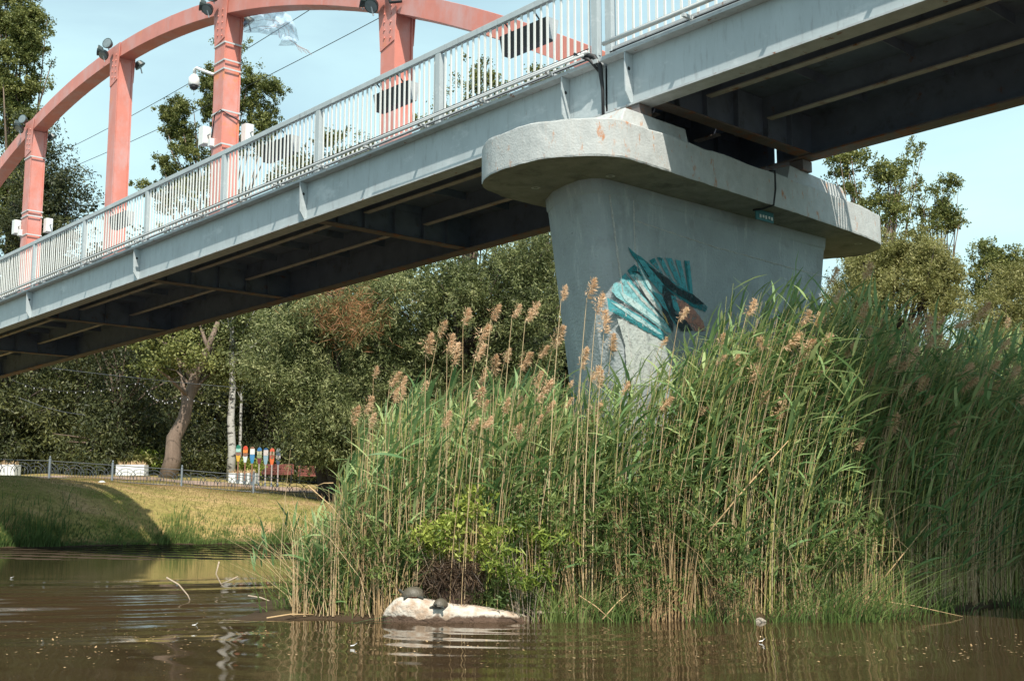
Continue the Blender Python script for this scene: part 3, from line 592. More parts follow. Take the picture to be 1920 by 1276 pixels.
# water with real ripple rings
xs = np.concatenate([[-900,-300,-100,-40,-25,-16], np.arange(-12, 10, .07), [12,16,25,40,100,300,900]])
ys = np.concatenate([[-60,-10,3,6], np.arange(7.5, 24, .05), np.arange(24, 38, .5), [45,60,100]])
Xw, Yw = np.meshgrid(xs, ys)
rr = np.hypot((Xw+8.5)*.8, Yw-24.0); Ax = np.clip((-1.8-Xw)/1.6, 0, 1)*np.exp(-((Yw-14.3)/2.9)**2)
Zw = .034*Ax*(np.sin(rr*2*math.pi/1.55+.6)+.22*np.sin(rr*2*math.pi/.52)) 
r3 = np.hypot(Xw-.2, Yw-13.5); Zw = Zw + .0035*np.exp(-((Yw-10.8)/2.2)**2)*np.sin(r3*2*math.pi/.55)*np.clip(1-abs(Xw)/9, 0, 1) + .0012*np.sin(Xw*3.1+Yw*5.2)*np.exp(-((Yw-12)/6)**2)
nx = len(xs); ny = len(ys)
I = (np.arange(ny-1)[:, None]*nx+np.arange(nx-1)[None, :]).ravel(); Fq = np.stack([I, I+1, I+nx+1, I+nx], 1)
wm = bpy.data.materials.new('murky_brown_water'); wm.use_nodes = True
def _wm():
    t = wm.node_tree; N = t.nodes.new; L = t.links.new; p = t.nodes['Principled BSDF']
    p.inputs['Base Color'].default_value = (.040,.026,.013,1); p.inputs['Roughness'].default_value = .035; p.inputs['IOR'].default_value = 1.33
    c = N('ShaderNodeTexCoord'); m = N('ShaderNodeMapping'); m.inputs['Scale'].default_value = (1.0,2.6,1); L(c.outputs['Object'], m.inputs[0])
    n = N('ShaderNodeTexNoise'); n.inputs['Scale'].default_value = 3.0; n.inputs['Detail'].default_value = 5; n.inputs['Roughness'].default_value = .55; L(m.outputs[0], n.inputs[0])
    b = N('ShaderNodeBump'); b.inputs['Strength'].default_value = .4; b.inputs['Distance'].default_value = .003; L(n.outputs[0], b.inputs['Height'])
    L(b.outputs[0], p.inputs['Normal'])
_wm()
wo = npmesh('water', np.stack([Xw, Yw, Zw], -1), Fq, wm); wo.data.polygons.foreach_set('use_smooth', [True]*len(Fq)); tagit(wo, kind='structure')

# ------------------------------------------------------------ trees
def crown(blobs, nclust, per, leafL, leafW, rad, droop, tscale=(1,1,1), surf=.6, up=0.0, sup=18):
    """blobs: (x,y,z,rx,ry,rz,weight); returns cluster centres and leaf arrays"""
    bl = np.array(blobs, float); wgt = bl[:, 6]/bl[:, 6].sum(); bi = rng.choice(len(bl), nclust, p=wgt)
    d = nrm(rng.normal(size=(nclust, 3))); r = rng.random(nclust)**(1/3)*(1-surf)+surf*rng.uniform(.72, 1.0, nclust)
    C = bl[bi, :3]+d*bl[bi, 3:6]*r[:, None]
    ns_ = max(6, nclust//sup); S_ = C[:ns_]; si = rng.integers(0, ns_, nclust); jit = rng.normal(size=(nclust, 3))*np.array([1,1,.62])*rad*1.35
    C = np.where((rng.random(nclust) < .78)[:, None], S_[si]+jit, C); ct = np.clip(rng.normal(.42, .16, nclust)+rng.normal(0, .12, ns_)[si], 0, 1)
    cr = rad*rng.uniform(.4, 1.15, nclust)
    idx = np.repeat(np.arange(nclust), per); n = len(idx)
    off = rng.normal(size=(n, 3))*cr[idx][:, None]*.5*np.array(tscale)
    if droop: off[:, 2] -= np.abs(rng.normal(size=n))*cr[idx]*droop
    P = C[idx]+off
    D = rng.normal(size=(n, 3)); D[:, 2] += -1.6*droop+up
    t = np.clip(ct[idx]+rng.normal(0, .14, n), 0, 1)
    L = leafL*rng.uniform(.6, 1.3, n); W = leafW*rng.uniform(.6, 1.3, n)
    return C, leafquads(P, D, L, W, t)
def tree(name, label, cat, base, blobs, trunkr, lm, bm, nclust=500, per=40, leafL=.2, leafW=.12, rad=.5, droop=0, nl=14, lean=(0,0), trunk_top=.75, group=None, tscale=(1,1,1), surf=.6, up=0., crown_name='crown', trunks=None):
    base = np.array(base, float); root = empty(name, tuple(base), 0, label, cat, group)
    bl = [(b[0]-base[0], b[1]-base[1], b[2]-base[2], *b[3:]) for b in blobs]
    C, (V, Fq, t) = crown(bl, nclust, per, leafL, leafW, rad, droop, tscale, surf, up)
    npmesh(crown_name, V, Fq, lm, root, tint=t)
    top = max(b[2] for b in bl); g = G()
    cx = np.mean([b[0] for b in bl]); cy = np.mean([b[1] for b in bl])
    tp = np.array([lean[0] if lean[0] else cx, lean[1] if lean[1] else cy, top*trunk_top])
    wob = lambda k: np.array([random.uniform(-k,k), random.uniform(-k,k), 0])
    def tl(t): return tp*np.array([t**1.2, t**1.2, t])
    for (dx, dy) in (trunks or [(0,0)]):
        pts = [tl(t)+np.array([dx, dy, 0])*(1-.4*t)+(wob(trunkr*.5) if 0 < t else 0) for t in np.linspace(0, 1, 9)]; pts[0][2] -= .3
        g.tube(pts, [trunkr*(1.25-.95*min(1, t*1.0)) if t > .04 else trunkr*1.35 for t in np.linspace(0, 1, 9)], 9)
    g.build('trunk', bm, root, smooth=True)
    g = G(); sel = rng.choice(len(C), min(nl, len(C)), replace=False)
    for i in sel:
        c = C[i]; t0 = random.uniform(.35, .95); a = tl(min(t0, max(.2, c[2]/max(top, .1)*.8))); m_ = (a+c)/2+wob(.3)+np.array([0,0,.25])
        r0 = trunkr*random.uniform(.22,.4); g.tube([a, (a+m_)/2, m_, (m_+c)/2, c], [r0, r0*.8, r0*.55, r0*.35, r0*.15], 5)
    g.build('branch', bm, root, smooth=True)
    return root
def gz(x, y): return float(ground(np.array([x]), np.array([y]))[0])
def pb(px, Y, z0=None):                                   # base point below image column px at distance Y
    x = (px-960)/F*Y*math.cos(TH)*1.02; return (x, Y, gz(x, Y) if z0 is None else z0)
def blob(px, py, Y, rpx, rpy, w=1.0, ry=None):
    P = at(px, py, Y); k = Y/F; return (P[0], P[1], P[2], rpx*k, (ry if ry else rpx*k), rpy*k, w)
# tall trees above the bridge
tree('poplar_tree', 'tall dense poplar filling the top left corner of the picture', 'tree', pb(20, 72), [blob(28,120,72,46,120,2), blob(5,300,72,62,150,2), blob(20,-60,72,45,130,1.4), blob(60,60,72,22,60,.5), blob(50,260,72,28,70,.6), blob(20,450,72,66,130,1.4), blob(5,600,72,80,140,1)], .5, L_pop, bark, 2100, 60, .15, .11, .34, nl=30, up=.6, surf=.4, group='poplars beyond the bridge')
tree('spruce_tree', 'dark spruce with drooping branch tips just right of the leftmost hanger', 'tree', pb(82, 64), [blob(84,260,64,22,60,.5), blob(88,340,64,42,50,1), blob(85,420,64,60,55,1.4), blob(80,520,64,75,60,1.6), blob(70,650,64,90,90,2), blob(70,780,64,95,90,1.4)], .35, L_spr, bark_d, 1500, 50, .22, .07, .6, droop=.4, nl=40, tscale=(1.4,1.2,.5), group='spruces in the park')
PB = [blob(335,235,78,18,50,.9), blob(315,210,78,10,32,.4), blob(352,310,78,52,60,1.5), blob(392,170,78,16,70,1.0), blob(430,110,78,17,62,1.0), blob(442,220,78,38,90,1.8), blob(470,170,78,16,60,.9), blob(512,180,78,14,40,.7), blob(498,250,78,26,50,.9), blob(300,340,78,32,40,.6), blob(400,420,78,120,100,2.2), blob(390,560,78,110,120,1.5)]
tree('poplar_tree', 'many-topped poplar between the second and third red hangers', 'tree', pb(420, 78), PB, .45, L_pop, bark, 1900, 46, .15, .10, .26, nl=36, up=.6, surf=.4, group='poplars beyond the bridge')
tree('poplar_tree', 'poplar seen through the balusters left of the tall rightmost hanger', 'tree', pb(610, 84), [blob(560,330,84,60,70,1), blob(630,300,84,55,60,1), blob(690,330,84,50,70,1), blob(600,450,84,110,120,2)], .4, L_pop, bark, 560, 44, .18, .12, .45, nl=20, up=.4, group='poplars beyond the bridge')
tree('poplar_tree', 'poplar seen through the balusters right of the rightmost hanger', 'tree', pb(865, 76), [blob(905,150,76,22,45,.6), blob(870,190,76,50,55,1), blob(820,215,76,22,50,.5), blob(940,190,76,20,60,.5), blob(870,290,76,80,90,2), blob(870,450,76,100,130,2)], .4, L_pop, bark, 640, 46, .17, .12, .4, nl=24, up=.5, group='poplars beyond the bridge')
tree('poplar_tree', 'poplar top seen through the balusters under the right end of the arch', 'tree', pb(1030, 76), [blob(1005,150,76,26,28,.6), blob(1050,170,76,30,35,.6), blob(1020,250,76,65,80,1.4), blob(1010,420,76,80,140,1.5)], .35, L_pop, bark, 380, 44, .17, .12, .4, nl=14, up=.5, group='poplars beyond the bridge')
# right side
tree('poplar_tree', 'open-crowned poplar rising behind the right end of the pier cap', 'tree', pb(1630, 60), [blob(1600,330,60,34,45,1), blob(1640,310,60,20,32,.6), blob(1570,310,60,22,22,.5), blob(1665,350,60,26,40,.7), blob(1690,310,60,9,28,.3), blob(1712,285,60,8,18,.2), blob(1640,400,60,48,45,1.2), blob(1685,400,60,22,30,.5), blob(1620,470,60,60,50,1)], .3, L_pop, bark, 560, 30, .14, .09, .24, nl=45, up=.6, surf=.3, group='poplars behind the reeds')
tree('poplar_tree', 'sparse poplar with bare twigs behind the round willow', 'tree', pb(1740, 62), [blob(1722,345,62,10,28,.4), blob(1732,390,62,16,30,.6), blob(1768,355,62,22,28,.8), blob(1792,345,62,9,14,.3), blob(1760,410,62,32,30,1), blob(1700,400,62,16,22,.4), blob(1775,390,62,14,22,.5), blob(1740,450,62,45,40,.8)], .22, L_pop, bark, 300, 26, .14, .09, .22, nl=34, up=.5, surf=.3, group='poplars behind the reeds')
tree('poplar_tree', 'blue-green poplar group beyond the reeds at the right edge', 'tree', pb(1868, 95), [blob(1835,490,95,22,40,1), blob(1858,478,95,16,32,.7), blob(1872,500,95,20,40,1), blob(1845,540,95,24,35,1), blob(1905,490,95,24,30,.8), blob(1905,550,95,30,60,1), blob(1875,600,95,50,60,1)], .35, L_pop, bark, 620, 34, .2, .13, .4, nl=20, up=.5, surf=.35, group='poplars behind the reeds')
tree('willow_tree', 'round silvery olive willow standing behind the reeds right of the pier', 'tree', pb(1665, 46), [blob(1690,510,46,72,56,2.2), blob(1735,488,46,40,42,1), blob(1640,500,46,45,40,1.1), blob(1772,540,46,30,44,1), blob(1610,555,46,50,50,1.2), blob(1698,462,46,42,28,.8), blob(1690,580,46,110,55,1.2), blob(1590,620,46,70,60,1)], .3, L_will2, bark_d, 1900, 46, .15, .04, .30, droop=.2, nl=50, surf=.7, group='willows behind the reeds')
tree('willow_tree', 'yellow-green willow with a forked pale trunk at the right edge', 'tree', pb(1885, 54), [blob(1870,600,54,55,45,1.2), blob(1915,570,54,40,45,1), blob(1915,520,54,25,25,.5), blob(1860,650,54,60,50,1)], .3, L_will2, bark, 900, 44, .15, .04, .34, droop=.2, nl=30, surf=.7, group='willows behind the reeds')
# willows under the bridge
WB = [blob(760,560,44,90,60,1.6), blob(700,640,44,70,60,1.3), blob(850,540,44,60,55,1.2), blob(960,530,44,80,70,1.5), blob(1000,620,44,60,80,1.3), blob(870,640,44,90,70,1.5), blob(780,740,44,100,70,1.5), blob(930,760,44,110,80,1.4), blob(1000,480,44,55,50,.9)]
tree('willow_tree', 'broad willow filling the space under the bridge left of the pier', 'tree', pb(880, 47), WB, .4, L_will, bark_d, 2400, 44, .17, .042, .38, droop=.3, nl=60, surf=.72, group='willows under the bridge')
WB = [blob(570,640,42,55,50,1.2), blob(620,700,42,70,50,1.3), blob(560,715,42,48,42,1), blob(600,785,42,55,36,1.1), blob(640,800,42,70,50,1.2), blob(625,845,42,40,24,.5), blob(500,690,42,30,35,.5), blob(700,840,42,60,50,.9), blob(600,590,42,60,40,.9)]
tree('willow_tree', 'weeping willow hanging over the park benches', 'tree', pb(640, 43), WB, .33, L_will, bark_d, 1900, 44, .16, .042, .36, droop=.35, nl=50, surf=.72, group='willows under the bridge', trunks=[(0,0),(.45,.2),(-.35,.3)])
tree('leaning_tree', 'tree with a thick leaning brown trunk beside the white planter', 'tree', pb(322, 52), [blob(340,610,54,50,50,1), blob(400,600,54,60,50,1.1), blob(290,610,54,50,45,.8), blob(420,680,54,40,36,.7), blob(300,680,54,45,34,.7), blob(345,665,50.5,34,26,.6)], .32, L_pop, bark, 640, 46, .15, .10, .4, nl=24, lean=(1.9,.3), trunk_top=.95, group=None)
for (px, Y, lab) in ((440, 53, 'white birch with black bark marks, left of the painted paddles'), (458, 66, 'thinner white birch behind the first birch')):
    tree('birch_tree', lab, 'tree', pb(px, Y), [blob(px-5,560,Y,45,60,1), blob(px+25,620,Y,40,50,1), blob(px-30,680,Y,30,40,.6), blob(px,450,Y,50,60,1)], .16 if Y < 60 else .08, L_will, bark_w, 300, 36, .14, .08, .5, droop=.4, nl=12, lean=(-.25,.1), trunk_top=1.0, group='birches in the park')
# dark wood behind: spruces and shady broadleaf trees
SP = [(20,58,'dark spruce at the left edge of the park'), (150,60,'dark spruce left of the string of bulbs'), (232,57,'spruce with drooping yellow-green branches behind the white planter'), (330,66,'dark spruce behind the leaning trunk'), (500,70,'dark spruce behind the painted paddles')]
for i, (px, Y, lab) in enumerate(SP):
    bl = [blob(px, 620+60*k if i != 2 else 640+55*k, Y, 28+16*k, 42, .6+.35*k) for k in range(5)]
    tree('spruce_tree', lab, 'tree', pb(px, Y), bl, .3, L_spr, bark_d if i != 2 else bark, 560, 44, .24, .07, .7, droop=.55, nl=46, tscale=(1.4,1.2,.5), group='spruces in the park', surf=.55)
DK = [(60,74,'shady broadleaf tree deep in the park at far left'), (200,76,'shady broadleaf tree behind the leftmost planters'), (390,78,'shady broadleaf tree behind the leaning trunk and birch'), (570,76,'shady broadleaf tree behind the benches'), (760,66,'shady broadleaf tree behind the broad willow, left'), (950,68,'shady broadleaf tree behind the broad willow, right'), (1130,64,'shady broadleaf tree behind the pier stem')]
for px, Y, lab in DK:
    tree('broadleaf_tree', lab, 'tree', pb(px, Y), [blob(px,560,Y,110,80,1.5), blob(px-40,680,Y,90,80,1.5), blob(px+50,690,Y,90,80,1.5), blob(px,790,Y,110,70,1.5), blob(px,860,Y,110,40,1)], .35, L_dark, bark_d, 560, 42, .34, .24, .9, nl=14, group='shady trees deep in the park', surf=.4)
# understory as one mass
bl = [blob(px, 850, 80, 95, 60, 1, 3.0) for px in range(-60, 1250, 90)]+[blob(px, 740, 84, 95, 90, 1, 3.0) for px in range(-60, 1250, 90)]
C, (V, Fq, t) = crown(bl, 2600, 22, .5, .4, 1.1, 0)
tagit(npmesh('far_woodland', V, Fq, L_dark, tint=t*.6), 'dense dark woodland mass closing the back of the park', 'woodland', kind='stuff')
bl = [blob(px, 700, 110, 90, 60, 1, 5) for px in range(1300, 2300, 110)]
C, (V, Fq, t) = crown(bl, 700, 26, .6, .4, 1.4, 0)
tagit(npmesh('far_woodland', V, Fq, L_pop, tint=t), 'low green woodland far behind the reeds on the right', 'woodland', kind='stuff')
# reddish dead twiggy bush in the willow
P0 = at(645, 590, 41.2); C = P0+rng.normal(size=(900,3))*np.array([.75,.5,.55]); D = nrm(rng.normal(size=(900,3))+np.array([.1,0,.2]))
V, Fq, t = leafquads(np.repeat(C-P0,2,0), np.repeat(D,2,0)+rng.normal(size=(1800,3))*.3, .45, .014, rng.random(1800)); ro = empty('twig_cluster', tuple(P0), 0, 'reddish brown tangle of dead twigs in the willow under the bridge', 'twigs')
npmesh('twigs', V, Fq, L_twig, ro, tint=t)
# small park shrubs
for (px, py, Y, rx, ry, lm, lab) in ((250,862,55.8,26,10,L_will2,'olive shrub rising behind the white planter'), (275,858,56.4,14,9,L_shrub,'bright green shrub at the right end of the white planter'), (466,873,55.6,9,8,L_shrub,'small bright green bush in the planter behind the paddles'), (130,870,58,50,22,L_spr,'low dark juniper left of the first fence posts')):
    b_ = blob(px,py,Y,rx,ry,1); tree('shrub', lab, 'shrub', (b_[0], Y, gz(b_[0], Y)), [b_], .05, lm, bark_d, 60, 26, .14, .07, .2, nl=8)

# ------------------------------------------------------------ park furniture
def planter(px, Y, wd, lab):
    x, y, z = pb(px, Y); root = empty('planter_box', (x,y,z), 0, lab, 'planter', 'white planters in the park'); hw = wd/2
    g = G(); g.box((-hw,-.3,.02),(hw,-.26,.48)); g.box((-hw,.26,.02),(hw,.3,.48)); g.box((-hw,-.26,.02),(-hw+.04,.26,.48)); g.box((hw-.04,-.26,.02),(hw,.26,.48)); g.build('trough', planter_w, root)
    G().box((-hw+.045,-.255,.1),(hw-.045,.255,.44)).build('soil', mud_m, root)
    n = 160; C = np.stack([rng.uniform(-hw+.06,hw-.06,n), rng.uniform(-.22,.22,n), np.full(n,.42)],1); D = rng.normal(size=(n,3))*.35+np.array([0,0,1]); V, Fq, t = leafquads(C, D, rng.uniform(.12,.3,n), .03, rng.random(n)); npmesh('dry_plants', V, Fq, L_dry, root, tint=t)
planter(20, 50.5, 1.3, 'long white planter with dry plants at the left picture edge'); planter(259, 50.5, 1.2, 'white planter between the fence posts left of the leaning trunk'); planter(465, 51, 1.15, 'white planter behind the painted paddles')
def bench(px, Y, lab):
    x, y, z = pb(px, Y); root = empty('park_bench', (x,y,z), R(8), lab, 'bench', 'reddish benches under the willow')
    for k in range(6): G().box((-.8,.28+.035*k,.44+k*.085),(.8,.30+.035*k,.505+k*.085)).build('slat', bench_m, root)
    for k in range(4): G().box((-.8,-.25+k*.125,.40),(.8,-.15+k*.125,.425)).build('slat', bench_m, root)
    for sx in (-.7,.7):
        g = G(); g.tube([(sx,-.25,0),(sx,-.25,.39),(sx,.24,.39)], .025, 6); g.tube([(sx,.3,0),(sx,.26,.4),(sx,.5,.96)], .025, 6); g.build('leg', black_m, root)
bench(526, 58, 'reddish slatted bench just right of the paddles'); bench(595, 58.5, 'reddish slatted bench half hidden behind the willow trunk')
PAD = [(454,'paddle painted green, brown and yellow',[(.02,.16,.11),(.30,.52,.45),(.20,.11,.08),(.55,.33,.04)]), (467,'paddle painted red, orange and white',[(.5,.06,.03),(.6,.2,.04),(.20,.11,.08),(.5,.58,.58)]), (480,'paddle painted brown, white and blue',[(.22,.11,.07),(.6,.62,.6),(.05,.2,.4),(.03,.2,.36)]), (493,'paddle with blue top and green diamonds on cream',[(.03,.13,.3),(.42,.40,.28),(.22,.28,.14),(.12,.03,.04)]), (505,'paddle painted navy, pale grey and light blue',[(.02,.08,.18),(.5,.46,.44),(.5,.46,.44),(.2,.32,.38)]), (516.5,'paddle with red cap and orange shaft',[(.5,.1,.05),(.35,.26,.2),(.35,.1,.07),(.6,.13,.04)]), (528,'pale paddle with navy stripes, nearest the bench',[(.16,.18,.17),(.05,.08,.12),(.35,.33,.32),(.04,.06,.1)])]
for i, (px, lab, cs) in enumerate(PAD):
    x, y, z = pb(px, 50); root = empty('decorative_paddle', (x,y,z), 0, lab, 'paddle', 'row of painted paddles stuck in the ground')
    root.scale = (.94,)*3
    ms = [mat('paddle_paint_%d_%d' % (i, k), c, .5, .05, 5) for k, c in enumerate(cs)]; shaft = mat('paddle_shaft_%d' % i, (.26,.13,.08) if i < 3 else (.36,.32,.3), .6)
    def hw(h): 
        return .045+.058*math.sin(min(1,max(0,(h-1.0)/.35))*math.pi/2) if h < 1.62 else .103*math.sqrt(max(0,1-((h-1.62)/.14)**2))
    zz = [1.0,1.08,1.16,1.24,1.32,1.40,1.46,1.52,1.57,1.62,1.66,1.70,1.73,1.755]; sect = [(1.0,1.3,3),(1.3,1.44,2),(1.44,1.6,1),(1.6,1.757,0)]
    if i in (2,4): sect = [(1.0,1.2,3),(1.2,1.42,2 if i == 2 else 3),(1.42,1.66,1),(1.66,1.757,0)]
    for (za, zb, mi_) in sect:
        g = G(); hs = sorted(set([za, zb]+[q for q in zz if za < q < zb])); 
        for side in (-.014, .014):
            for h in hs: g.v += [(-hw(h), side, h), (0, side*1.6, h-(.04 if h == za and za > 1.0 else 0)), (hw(h), side, h)]
        n = len(hs)
        for k in range(n-1):
            for c in (0,1): a = 3*k+c; g.face((a,a+1,a+4,a+3)); b = 3*n+a; g.face((b+3,b+4,b+1,b))
            g.face((3*k, 3*k+3, 3*n+3*k+3, 3*n+3*k)); g.face((3*k+5, 3*k+2, 3*n+3*k+2, 3*n+3*k+5))
        g.build('blade_stripe', ms[mi_], root)
    G().tube([(0,0,-.1),(0,0,.2)], .045, 8).build('holder', fpost_m, root); G().tube([(0,0,.19),(0,0,1.02)], .03, 8).build('shaft', shaft, root)
    if i in (3,5):
        for k in range(4):
            g = G(); h = 1.3+k*.075; g.prism([(-.05,-.028,h),(0,-.028,h-.03),(.05,-.028,h),(0,-.028,h+.03)], [(-.05,-.024,h),(0,-.024,h-.03),(.05,-.024,h),(0,-.024,h+.03)]); g.build('diamond', ms[2], root)
# low fence
fp = [(-40,894),(92,898),(210,906),(340,915),(475,926),(610,940),(750,950)]
FP = [at(px, py, 43.0) for px, py in fp]
froot = empty('park_fence', tuple(FP[1]), 0, 'low dark iron fence with overlapping hoops along the top of the bank', 'fence'); o0 = FP[1]
for i, p in enumerate(FP):
    q = p-o0; g = G(); g.box((q[0]-.032,q[1]-.032,q[2]-.3),(q[0]+.032,q[1]+.032,q[2]+.76)); g.v += []; g.build('fence_post', fpost_m, froot)
    G().lathe([(.02,.76),(.035,.80),(.02,.835),(.004,.84)], 8, Matrix.Translation((q[0],q[1],q[2]))).build('post_finial', fpost_m, froot)
for a, b in zip(FP[:-1], FP[1:]):
    a = a-o0; b = b-o0; d = b-a
    P_ = lambda t, h: tuple(a+d*t+np.array([0,0,h]))
    g = G(); g.tube([P_(.02,.66), P_(.98,.66)], .016, 5); pn = g.build('top_rail', fence_m, froot)
    G().tube([P_(.02,.08), P_(.98,.08)], .014, 5).build('bottom_rail', fence_m, froot)
    g = G()
    for k in range(21):
        t = .03+.94*k/20; g.tube([P_(t,.08), P_(t,.36 if k % 2 else .55)], .008, 4)
    g.build('pickets', fence_m, froot)
    for c in (.0,.2,.4,.6,.8,1.0):
        g = G()
        for (rad, hh) in ((.15,.56),(.1,.44)):
            pts = []
            for k in range(11):
                u_ = math.pi*k/10; t = c+rad*math.cos(u_)
                if .02 <= t <= .98: pts.append(P_(t, .18+(hh-.18)*math.sin(u_)+.02))
            if len(pts) > 2: g.tube(pts, .010, 4)
        if g.v: g.build('hoop', fence_m, froot)
# string of bulbs and cables between the trees
bulbs = [(48,724),(64,728),(79,731),(95,733),(111,735),(126,736),(142,736),(158,736),(175,735),(190,733),(207,731),(222,728),(238,724),(254,720),(262,720),(269,724),(276,733),(279,739),(283,743),(288,747),(293,750),(296,751),(305,752),(309,756),(314,755),(323,755),(330,752),(338,747),(352,749),(364,752),(378,757),(391,759),(412,762),(432,764)]
rt = empty('string_lights', tuple(at(48,720,50)), 0, 'string of small white bulbs sagging between the dark park trees', 'string lights'); O_ = at(48,720,50)
G().tube([at(20,712,50)-O_]+[at(x,y-2.5,50)-O_ for x,y in bulbs]+[at(460,764,50)-O_], .008, 4).build('light_cable', black_m, rt)
g = G(); g.lathe([(.008,.03),(.016,.02),(.021,0),(.015,-.018),(.004,-.024)], 8); bmz = bpy.data.meshes.new('bulb'); bmz.from_pydata(g.v, [], g.f); bmz.materials.append(mat('frosted_white_bulb', (.50,.50,.52), .3)); bmz.update()
for (x, y) in bulbs:
    o = bpy.data.objects.new('bulb', bmz); o.location = tuple(at(x,y,50)-O_); link(o, rt)
for (pts, lab) in (([(98,690),(200,702),(330,716),(440,726)], 'thin cable above the string of bulbs in the park'), ([(35,745),(80,762),(120,772),(160,778)], 'thin sagging cable below the string of bulbs at the left')):
    tagit(G().tube([at(x,y,50) for x,y in pts], .011, 4).build('cable', fence_m, None), lab, 'cable')
# litter on the bank
p = at(161, 940, 38); o = G().lathe([(.10,0),(.12,.03),(.05,.07),(.01,.08)], 7).build('litter', white_m, None); x,y = p[0],39.4; o.location = (x,y,gz(x,y)); tagit(o, 'small white piece of litter lying on the dry grass bank', 'litter')

# ------------------------------------------------------------ lawn and shore grass
def blades(X, Y, Z, h, wd, lean, tint, segs=3, curve=.5):
    """curved grass blades as quad strips"""
    n = len(X); az = rng.uniform(0, 2*math.pi, n); dx = np.cos(az)*.35+lean; dy = np.sin(az)*.35; V = []; 
    sx = -np.sin(az+1.3); sy = np.cos(az+1.3)
    for k in range(segs+1):
        t = k/segs; ww = wd*(1-t**1.5)*.5+.0006; cx = X+dx*h*t*t*curve*1.6; cy = Y+dy*h*t*t*curve*1.6; cz = Z+h*(t-.25*curve*t*t)
        V.append(np.stack([cx-sx*ww, cy-sy*ww, cz], 1)); V.append(np.stack([cx+sx*ww, cy+sy*ww, cz], 1))
    V = np.stack(V, 1).reshape(-1, 3); m = 2*(segs+1); Fq = np.array([[2*k, 2*k+1, 2*k+3, 2*k+2] for k in range(segs)])[None]+np.arange(n)[:, None, None]*m
    return V, Fq.reshape(-1, 4), np.repeat(tint, m)
n = 70000; X = rng.uniform(-18, 0, n); Y = rng.uniform(34, 50, n); d = Y-shoreY(X); k = d > .25; X = X[k]; Y = Y[k]; Z_ = ground(X, Y)
pn_ = .5+.35*np.sin(X*.8+Y*1.3)+.3*np.sin(X*.33-Y*2.1+1); V, Fq, t = blades(X, Y, Z_-.01, rng.uniform(.03,.08,len(X)), .022, .1, np.clip(pn_*.6+rng.normal(0,.2,len(X))+.15, 0, 1), 2)
tagit(npmesh('lawn_grass', V, Fq, L_lawn, tint=t), 'dry and green grass blades covering the far bank', 'grass', kind='stuff')
n = 15000; X = rng.uniform(-19, 2, n); d = rng.exponential(.35, n)-.15; Y = shoreY(X)+d; hh = (.20+.30*np.clip((-13.2-X)/1.5, 0, 1)+.16*np.sin(X*1.7)+.12*np.sin(X*4.1)*1)*rng.uniform(.5,1.15,n); Z_ = np.maximum(ground(X, Y), -.02)
V, Fq, t = blades(X, Y, Z_, np.clip(hh,.1,1), .022, .25, np.clip(rng.normal(.4,.2,n)-.3*(X < -12.5), 0, 1), 3)
tagit(npmesh('shore_grass', V, Fq, L_grass, tint=t), 'green waterside grass fringe along the far shore', 'grass', kind='stuff')

# ------------------------------------------------------------ reeds
LWID = .104
def leaf_proto(seed, segs=5, droop=.6, sweep=0.):
    """unit-length arching blade starting at the origin towards +X, rising"""
    r = random.Random(seed); a = R(r.uniform(38, 66)); P = [np.array([0.,0.,0.])]; W = []
    for k in range(segs):
        ang = a-droop*(k/segs)**1.3*R(95); P.append(P[-1]+np.array([math.cos(ang), r.uniform(-.05,.05), math.sin(ang)])/segs)
    wd = [.35, .85, 1.0, .8, .45, .02] if segs == 5 else [.4,1,.7,.02]
    V = []
    tw = r.uniform(-.9, .9)
    for k, p in enumerate(P):
        t_ = tw*k/segs; s_ = np.array([0, math.cos(t_), math.sin(t_)])*wd[k]*.5*LWID*r.uniform(.85,1.15); V += [p-s_, p+s_]
    return np.array(V), np.array([[2*k, 2*k+1, 2*k+3, 2*k+2] for k in range(segs)])
LP5 = [leaf_proto(i, 5, random.uniform(.15, .75)) for i in range(8)]; LP3 = [leaf_proto(i+20, 3, random.uniform(.2, .7)) for i in range(8)]
def xform(V, scl, wid, rz, pitch, loc):
    """batch: V (m,3) unit leaf; arrays of n"""
    n = len(scl); A = np.broadcast_to(V, (n,)+V.shape).copy(); A *= scl[:, None, None]
    c, s = np.cos(pitch)[:, None], np.sin(pitch)[:, None]; x = A[..., 0]*c+A[..., 2]*s; z = -A[..., 0]*s+A[..., 2]*c
    c, s = np.cos(rz)[:, None], np.sin(rz)[:, None]; y = A[..., 1]; X_ = x*c-y*s; Y_ = x*s+y*c
    return np.stack([X_, Y_, z], -1)+loc[:, None, :]
TOPX = [540,600,640,700,760,800,900,1000,1050,1100,1200,1280,1340,1450,1550,1650,1750,1850,1920,2100]
TOPY = [1010,985,900,765,742,735,722,708,712,705,668,618,560,566,556,560,560,588,640,650]
def toph(X, Y):
    px = 960+F*X/(Y*1.0); return H+(945-np.interp(px, TOPX, TOPY))/F*Y
def leanx(X): return np.interp(X, [-2.5,-1,1,3,8], [.02,.05,.13,.22,.25])
def instem(X, Y):
    s = X*UH[0]+Y*UH[1]; v = X*VH[0]+Y*VH[1]; return (s > 9.45) & (s < 10.95) & (v > 10.3) & (v < 15.1)
def reed_spots(n, dmax, powr=1.0, x0=-2.35, x1=8.2):
    X = rng.uniform(x0, x1, n); dm = dmax*np.clip((X+2.7)/1.2, .35, 1); Y = islF(X)+.12+dm*rng.random(n)**powr; k = ~instem(X, Y) & ~((X > -1.0) & (X < -.28) & (Y < 13.05)); return X[k], Y[k]
def base_z(X, Y): return np.maximum(ground(X, Y), -.04)-.02
